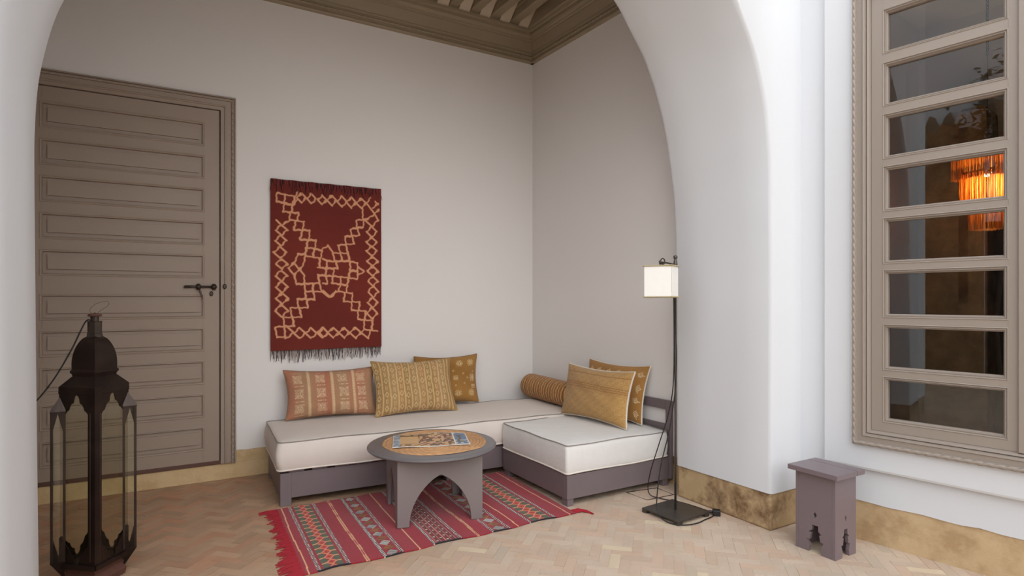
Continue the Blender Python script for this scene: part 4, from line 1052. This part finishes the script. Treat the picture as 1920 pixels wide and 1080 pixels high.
# square hatch in the floor near the short base
hb = MB(); hc = [(2.60, 2.925), (2.612, 2.745), (2.83, 2.735), (2.835, 2.89)]
hb.tube([(x, y, 0.0005) for x, y in hc], 0.0035, 6, closed=True)
ho = hb.build('hatch_frame', M['dark']); tag(ho, 'thin dark square outline of a hatch set in the floor', 'floor hatch')

# ------------------------------------------------------------------ big lantern
LX, LY = -0.250, 3.222
la = thing('floor_lantern', 'tall dark metal floor lantern with glass panes and domed top in front of the door', 'lantern', (LX, LY, 0), math.atan2(-LY, -LX))
# local +x points at the viewer side corner; square rings have their corners on the axes
def sq(mb, prof, caps=True): mb.lathe(prof, 4, rot=0.0, caps=caps)
HD = 0.1265
rf = MB()
dome = [(0.086, 0.926), (0.0895, 0.930), (0.0895, 0.937), (0.086, 0.941), (0.083, 0.943)]
for i in range(0, 13):
    a = i/12; r_ = 0.028+(0.083-0.028)*(1-a**2.2)**0.66; z_ = 0.945+(1.089-0.945)*a; dome.append((r_*(1.0+0.03*math.sin(a*PI)), z_))
sq(rf, dome); do_ = rf.build('dome', M['bronze'], la, smooth=True, auto=50)
nk = MB(); nk.lathe([(0.029, 1.083), (0.029, 1.100), (0.027, 1.102), (0.027, 1.150), (0.029, 1.155), (0.0, 1.156)], 8, caps=False); nk.lathe([(0.0165, 1.15), (0.0165, 1.182), (0, 1.182)], 12, caps=False); nk.build('neck', M['iron'], la)
ds = MB(); ds.lathe([(0, 1.178), (0.024, 1.176), (0.028, 1.180), (0.024, 1.186), (0.010, 1.188), (0, 1.194)], 20, caps=False); ds.build('finial_disc', M['rust'], la)
wr = MB()
wr.tube(resample([(0.0, -0.01, 1.186), (0.0, -0.018, 1.205), (0.0, 0.005, 1.232), (0.0, 0.045, 1.243), (0.0, 0.05, 1.225), (0.0, 0.02, 1.200), (0.0, 0.008, 1.186)]), 0.0009, 6); wr.build('wire_loop', M['iron'], la)
sk = MB(); sq(sk, [(HD+.001, 0.841), (HD+.003, 0.843), (HD+.002, 0.872), (HD-.003, 0.876), (0.080, 0.915), (0.084, 0.926), (0, 0.93)], caps=False); sk.build('roof_skirt', M['bronze'], la)
# glazed body: four faces between corners on the axes
zb0, zb1 = 0.105, 0.842
def corner(k): a = k*PI/2; return Vector((HD*0.985*math.cos(a), HD*0.985*math.sin(a), 0))
cusp = [(0.0, 0.0), (0.10, 0.004), (0.17, 0.016), (0.20, 0.034), (0.34, 0.040), (0.44, 0.052), (0.50, 0.066), (0.62, 0.072), (0.74, 0.084), (0.86, 0.10), (1.0, 0.112)]
for k in range(4):
    a, b_ = corner(k), corner((k+1) % 4); d = b_-a; L_ = d.length; t = d.normalized(); nrm = Vector((t.y, -t.x, 0)); mid = (a+b_)/2; hw = L_/2
    def pt(u, z, q_): p = mid+t*u+nrm*q_; return (p.x, p.y, z)
    # upper and lower cusped plates
    m_ = MB()
    up_ = [(-hw, zb1), (-hw, zb1-0.085)]+[(-x*(hw-0.012), zb1-z_-0.0) for x, z_ in cusp[::-1]]+[(x*(hw-0.012), zb1-z_) for x, z_ in cusp[1:]]+[(hw, zb1-0.085), (hw, zb1)]
    up_ = [(-hw, zb1+0.002), (-hw, zb1-0.112)]+[(-x*(hw-0.010), zb1-0.004-z_) for x, z_ in cusp[::-1]]+[(x*(hw-0.010), zb1-0.004-z_) for x, z_ in cusp[1:]]+[(hw, zb1-0.112), (hw, zb1+0.002)]
    for i in range(len(up_)-1):   # vertical strips keep the outline simple
        (x0, z0_), (x1, z1_) = up_[i], up_[i+1]
        if abs(x1-x0) < 1e-6: continue
        m_.prism([(x0, zb1+.002), (x0, z0_), (x1, z1_), (x1, zb1+.002)], 0.0, 0.003, lambda u, v, q_: pt(u, v, q_))
    m_.build('cusped_plate', M['bronze'], la)
    m_ = MB()
    for i in range(len(up_)-1):
        (x0, z0_), (x1, z1_) = up_[i], up_[i+1]
        if abs(x1-x0) < 1e-6: continue
        m_.prism([(x0, zb0), (x0, zb0+zb1-z0_+.0), (x1, zb0+zb1-z1_), (x1, zb0)], 0.0, 0.003, lambda u, v, q_: pt(u, v, q_))
    m_.build('cusped_plate', M['bronze'], la)
    g = MB(); g.add([pt(-hw, zb0, -0.001), pt(hw, zb0, -0.001), pt(hw, zb1, -0.001), pt(-hw, zb1, -0.001)], [(0, 1, 2, 3)]); g.build('glass_pane', M['lampglass'], la)
    # bottom rail
    m_ = MB(); m_.prism([(-hw-.004, 0.088), (hw+.004, 0.088), (hw+.004, zb0+.004), (-hw-.004, zb0+.004)], -0.004, 0.012, lambda u, v, q_: pt(u, v, q_)); m_.build('bottom_rail', M['bronze'], la, bevel=0.001)
# slim front and back corner posts
for k in (0, 2):
    c_ = corner(k); m_ = MB(); sg = 1 if k == 0 else -1
    m_.prism([(c_.x+sg*0.006, 0), (c_.x-sg*0.016, 0.0245), (c_.x-sg*0.022, 0.018), (c_.x-sg*0.010, 0), (c_.x-sg*0.022, -0.018), (c_.x-sg*0.016, -0.0245)], zb0, zb1, lambda u, v, z: (u, v, z)); 
    for yy in (-0.016, -0.004, 0.008, 0.019): m_.tube([(c_.x+sg*0.002-sg*abs(yy)*0.75, yy, zb0+.02), (c_.x+sg*0.002-sg*abs(yy)*0.75, yy, zb1-0.08)], 0.0026, 6)
    m_.build('corner_post', M['bronze'], la)
# glazed turrets on the left and right corners
for k in (1, 3):
    sg = 1 if k == 1 else -1; cy = sg*(HD+0.004); h2 = 0.0285
    tz0, tz1 = 0.120, 0.768
    P4 = [(h2, 0), (0, h2), (-h2, 0), (0, -h2)]
    hw2 = 0.024
    m_ = MB()
    cs4 = [(0.022, cy-0.022), (0.022, cy+0.022), (-0.022, cy+0.022), (-0.022, cy-0.022)]
    for (x, y) in cs4: m_.box(x-0.004, x+0.004, y-0.004, y+0.004, tz0, tz1)
    tpost = m_.build('turret_posts', M['bronze'], la)
    m_ = MB()
    m_.add([(0.028, cy-0.028, tz1), (0.028, cy+0.028, tz1), (-0.028, cy+0.028, tz1), (-0.028, cy-0.028, tz1), (0, cy-sg*0.012, tz1+0.072)], [(0, 1, 2, 3), (0, 1, 4), (1, 2, 4), (2, 3, 4), (3, 0, 4)])
    m_.box(-0.028, 0.028, cy-0.028, cy+0.028, tz1-0.004, tz1+.0002); m_.build('turret_cap', M['bronze'], la)
    m_ = MB(); m_.add([(0.027, cy-0.027, tz0), (0.027, cy+0.027, tz0), (-0.027, cy+0.027, tz0), (-0.027, cy-0.027, tz0), (0, cy-sg*0.022, tz0-0.085)], [(0, 1, 2, 3), (0, 1, 4), (1, 2, 4), (2, 3, 4), (3, 0, 4)]); m_.build('turret_foot', M['bronze'], la)
    mu_ = MB(); ml_ = MB(); g = MB()
    for q_, (fx, fy, tx, ty) in enumerate(((0.023, cy, 0, 1), (-0.023, cy, 0, 1), (0, cy+sg*0.023, 1, 0))):
        for (z_a, z_b, m_) in ((tz1, tz1-0.09, mu_), (tz0, tz0+0.09, ml_)):
            for s_ in (-1, 1):
                pts = [(s_*0.022, z_a), (0, z_a), (0, z_a+(z_b-z_a)*0.12), (s_*0.008, z_a+(z_b-z_a)*0.5), (s_*0.019, z_b), (s_*0.022, z_b)]
                vs2 = [(fx+tx*u, fy+ty*u, z_) for u, z_ in pts]; m_.add(vs2, [tuple(range(6))])
        g.add([(fx-tx*0.022, fy-ty*0.022, tz0), (fx+tx*0.022, fy+ty*0.022, tz0), (fx+tx*0.022, fy+ty*0.022, tz1), (fx-tx*0.022, fy-ty*0.022, tz1)], [(0, 1, 2, 3)])
    for m_ in (mu_, ml_):
        tpl = m_.build('turret_plates', M['bronze'], la); sd = tpl.modifiers.new('t', 'SOLIDIFY'); sd.thickness = 0.0015
    g.build('turret_glass', M['lampglass'], la)
# floor tray and foot
m_ = MB(); sq(m_, [(HD-.004, 0.092), (HD-.004, 0.098)]); m_.build('tray', M['bronze'], la)
m_ = MB(); sq(m_, [(0.10, 0.0), (0.115, 0.004), (0.12, 0.03), (0.105, 0.06), (0.112, 0.088), (0.118, 0.092)]); m_.build('plinth', M['rust'], la, bevel=0.002)
sc_ = MB(); sc_.tube(resample([(0.0, 0.0, 0.10), (0.0, 0.0, 0.13)]), 0.016, 12); sc_.build('lamp_socket', M['iron'], la)
cdp = MB()
fwd = Vector((math.cos(la.rotation_euler.z), math.sin(la.rotation_euler.z), 0))
def to_local(p):
    q_ = Vector(p)-Vector((LX, LY, 0)); a = -la.rotation_euler.z
    return (q_.x*math.cos(a)-q_.y*math.sin(a), q_.x*math.sin(a)+q_.y*math.cos(a), p[2])
cdp.tube(resample([to_local(p) for p in ((LX-0.012, LY-0.012, 1.158), (LX-0.035, LY, 1.15), (LX-0.085, LY+0.01, 1.03), (LX-0.15, LY+0.02, 0.90), (LX-0.22, LY+0.03, 0.80), (LX-0.29, LY+0.04, 0.745), (LX-0.40, LY+0.05, 0.62), (LX-0.52, LY+0.07, 0.40), (LX-0.60, LY+.1, 0.1), (LX-0.62, LY+.15, 0.004))]), 0.0032, 8)
cdp.build('power_cord', M['black'], la, smooth=True)

# ------------------------------------------------------------------ pendant lamp in the room behind
pd = thing('pendant_lamp', 'glowing tiered pendant lamp with orange fringe seen through the window', 'pendant lamp'); pd.location = (5.63, 2.11, 0); pd.rotation_euler = (0, 0, math.radians(68.8))
fm = bpy.data.materials.new('orange_silk_fringe'); fm.use_nodes = True; nn = fm.node_tree.nodes; ll = fm.node_tree.links; nn.remove(nn['Principled BSDF'])
df = nn.new('ShaderNodeBsdfDiffuse'); df.inputs[0].default_value = (0.62, 0.33, 0.10, 1); tl = nn.new('ShaderNodeBsdfTranslucent'); tl.inputs[0].default_value = (0.72, 0.42, 0.14, 1)
mx = nn.new('ShaderNodeMixShader'); mx.inputs[0].default_value = 0.65; ll.new(df.outputs[0], mx.inputs[1]); ll.new(tl.outputs[0], mx.inputs[2]); ll.new(mx.outputs[0], nn['Material Output'].inputs[0])
def tier(h, z0, z1, strands):
    f = MB()
    for k in range(4):
        for i in range(strands):
            a = -h+2*h*(i+random.random()*0.8)/strands; jit = random.uniform(-.006, .006)
            p = [(a, -h+jit), (h+jit, a), (-a, h+jit), (-h+jit, -a)][k]; w_ = random.uniform(0.001, 0.003)
            f.tube([(p[0], p[1], z1), (p[0]+random.uniform(-.004, .004), p[1], (z0+z1)/2), (p[0]+random.uniform(-.005, .005), p[1], z0+random.uniform(0, .012))], w_, 4)
    o = f.build('fringe_tier', fm, pd); o['kind'] = 'stuff'
    r_ = MB(); 
    for (u0, u1, v0, v1) in ((-h, h, -h-.004, -h+.004), (-h, h, h-.004, h+.004), (-h-.004, -h+.004, -h, h), (h-.004, h+.004, -h, h)): r_.box(u0, u1, v0, v1, z1-.006, z1+.006)
    r_.box(-h, h, -.003, .003, z1-.002, z1+.002); r_.build('tier_frame', M['iron'], pd)
tier(0.165, 2.205, 2.43, 120); tier(0.125, 1.97, 2.26, 100); tier(0.088, 1.80, 2.02, 76)
ch = MB(); z = 2.43; k = 0
while z < 3.95:
    o_ = (0.010, 0) if k % 2 == 0 else (0, 0.010)
    if z > 3.15:
        ch.tube([(o_[0]*math.cos(t*PI/4), o_[1]*math.cos(t*PI/4), z+0.017*math.sin(t*PI/4)) for t in range(8)], 0.0032, 5, closed=True); z += 0.028
    else:
        ch.tube([(0, 0, z), (0, 0, z+0.06)], 0.002, 5); z += 0.055
    k += 1
ch.build('chain', M['iron'], pd)
bm_ = MB(); bm_.lathe([(0, 0), (0.02, 0.01), (0.028, 0.035), (0.018, 0.06), (0, 0.07)], 16, (0, 0, 2.22), caps=False)
em = bpy.data.materials.new('warm_bulb'); em.use_nodes = True; em.node_tree.nodes['Principled BSDF'].inputs['Emission Color'].default_value = (1, 0.62, 0.25, 1); em.node_tree.nodes['Principled BSDF'].inputs['Emission Strength'].default_value = 5
bm_.build('bulb', em, pd, smooth=True)
ld = bpy.data.lights.new('pendant_bulb_light', 'POINT'); ld.energy = 15; ld.color = (1.0, 0.70, 0.38); ld.shadow_soft_size = 0.04
lo = bpy.data.objects.new('pendant_bulb_light', ld); C.objects.link(lo); lo.parent = pd; lo.location = (0, 0, 2.15)

# ------------------------------------------------------------------ courtyard around the camera (seen only as reflection and bounce)
w = MB(); w.box(-5.2, -5.0, -8.5, 0.9, 0, 3.9); w.box(-5.2, -5.0, 0.9, 1.2, 0, 6.2); w.box(-5.2, -5.0, 1.2, 5.2, 2.45, 6.2); w.box(-5.2, -5.0, 1.76, 5.2, 0, 2.45)
cw = struct(w.build('wall_courtyard_left', M['plaster']), 'courtyard wall opposite the window')
w = MB()
edge = [(3.4, 0.0), (3.4, 3.7)]
for i in range(25):
    y = 3.4-(3.4-1.77)*i/24; edge.append((y, 4.12+0.12*math.sin(i*1.9)+0.07*math.sin(i*4.3)-0.25*max(0, (2.2-y))))
edge.append((1.77, 0.0))
def slab(pts): w.prism(pts, -5.0, -4.95, lambda u, v, q_: (q_, u, v))
slab([p for p in edge if p[0] >= 2.08]+[(2.08, 4.0), (2.08, 0.0)]); slab([(1.96, 0.0), (1.96, 3.95), (1.87, 3.9), (1.77, 3.85), (1.77, 0.0)]); slab([(2.08, 0.0), (2.08, 1.2), (1.96, 1.2), (1.96, 0.0)])
struct(w.build('trim_3', M['ochre_in']), 'rough ochre masonry on the opposite courtyard wall')
w = MB(); w.box(-5.005, -4.99, 1.96, 2.08, 1.2, 3.95); w.box(-5.19, -5.1, 1.2, 1.76, 0, 2.45); struct(w.build('door_3', M['darkwood']), 'dark doorway and slot in the opposite courtyard wall')
w = MB(); w.box(-5.2, 4.9, -8.6, -8.4, 0, 3.2); struct(w.build('wall_courtyard_rear', M['plaster']))
w = MB(); w.box(-5.2, -1.22, 5.0, 5.2, 0, 4.6); struct(w.build('wall_courtyard_far', M['plaster']))
# climbing plant on the opposite courtyard wall
vine = thing('climbing_plant', 'dark leafy climbing plant reflected in the window', 'plant', (-4.75, 1.55, 0))
f = MB()
for i in range(420):
    a = random.gauss(0, 0.16); z = 4.0+random.gauss(0, 0.35); x = random.uniform(-0.1, 0.25); s_ = random.uniform(0.05, 0.11)
    R3 = Euler((random.uniform(-1, 1), random.uniform(-1, 1), random.uniform(0, 6.3))).to_matrix(); c_ = Vector((x, a+0.05, z))
    pts = [Vector((0, -s_, 0)), Vector((s_*0.45, 0, s_*.1)), Vector((0, s_, 0)), Vector((-s_*0.45, 0, s_*.1))]
    f.add([c_+R3 @ p for p in pts], [(0, 1, 2, 3)])
lo_ = f.build('foliage', M['leaf'], vine)
f = MB(); f.tube(resample([(0, 0, 0), (0.05, 0.05, 1.0), (0.1, -0.05, 2.0), (0.15, 0.0, 2.8), (0.2, 0.1, 4.2)]), [0.03]*25, 8); f.build('stem', M['bark'], vine)

# tiny screw left in the wall beside the window
sc = MB(); sc.tube([(3.105, 2.025, 2.72), (3.100, 2.000, 2.718)], 0.0032, 8); so_ = sc.build('screw', M['iron']); tag(so_, 'tiny screw high on the white wall between arch and window', 'screw')
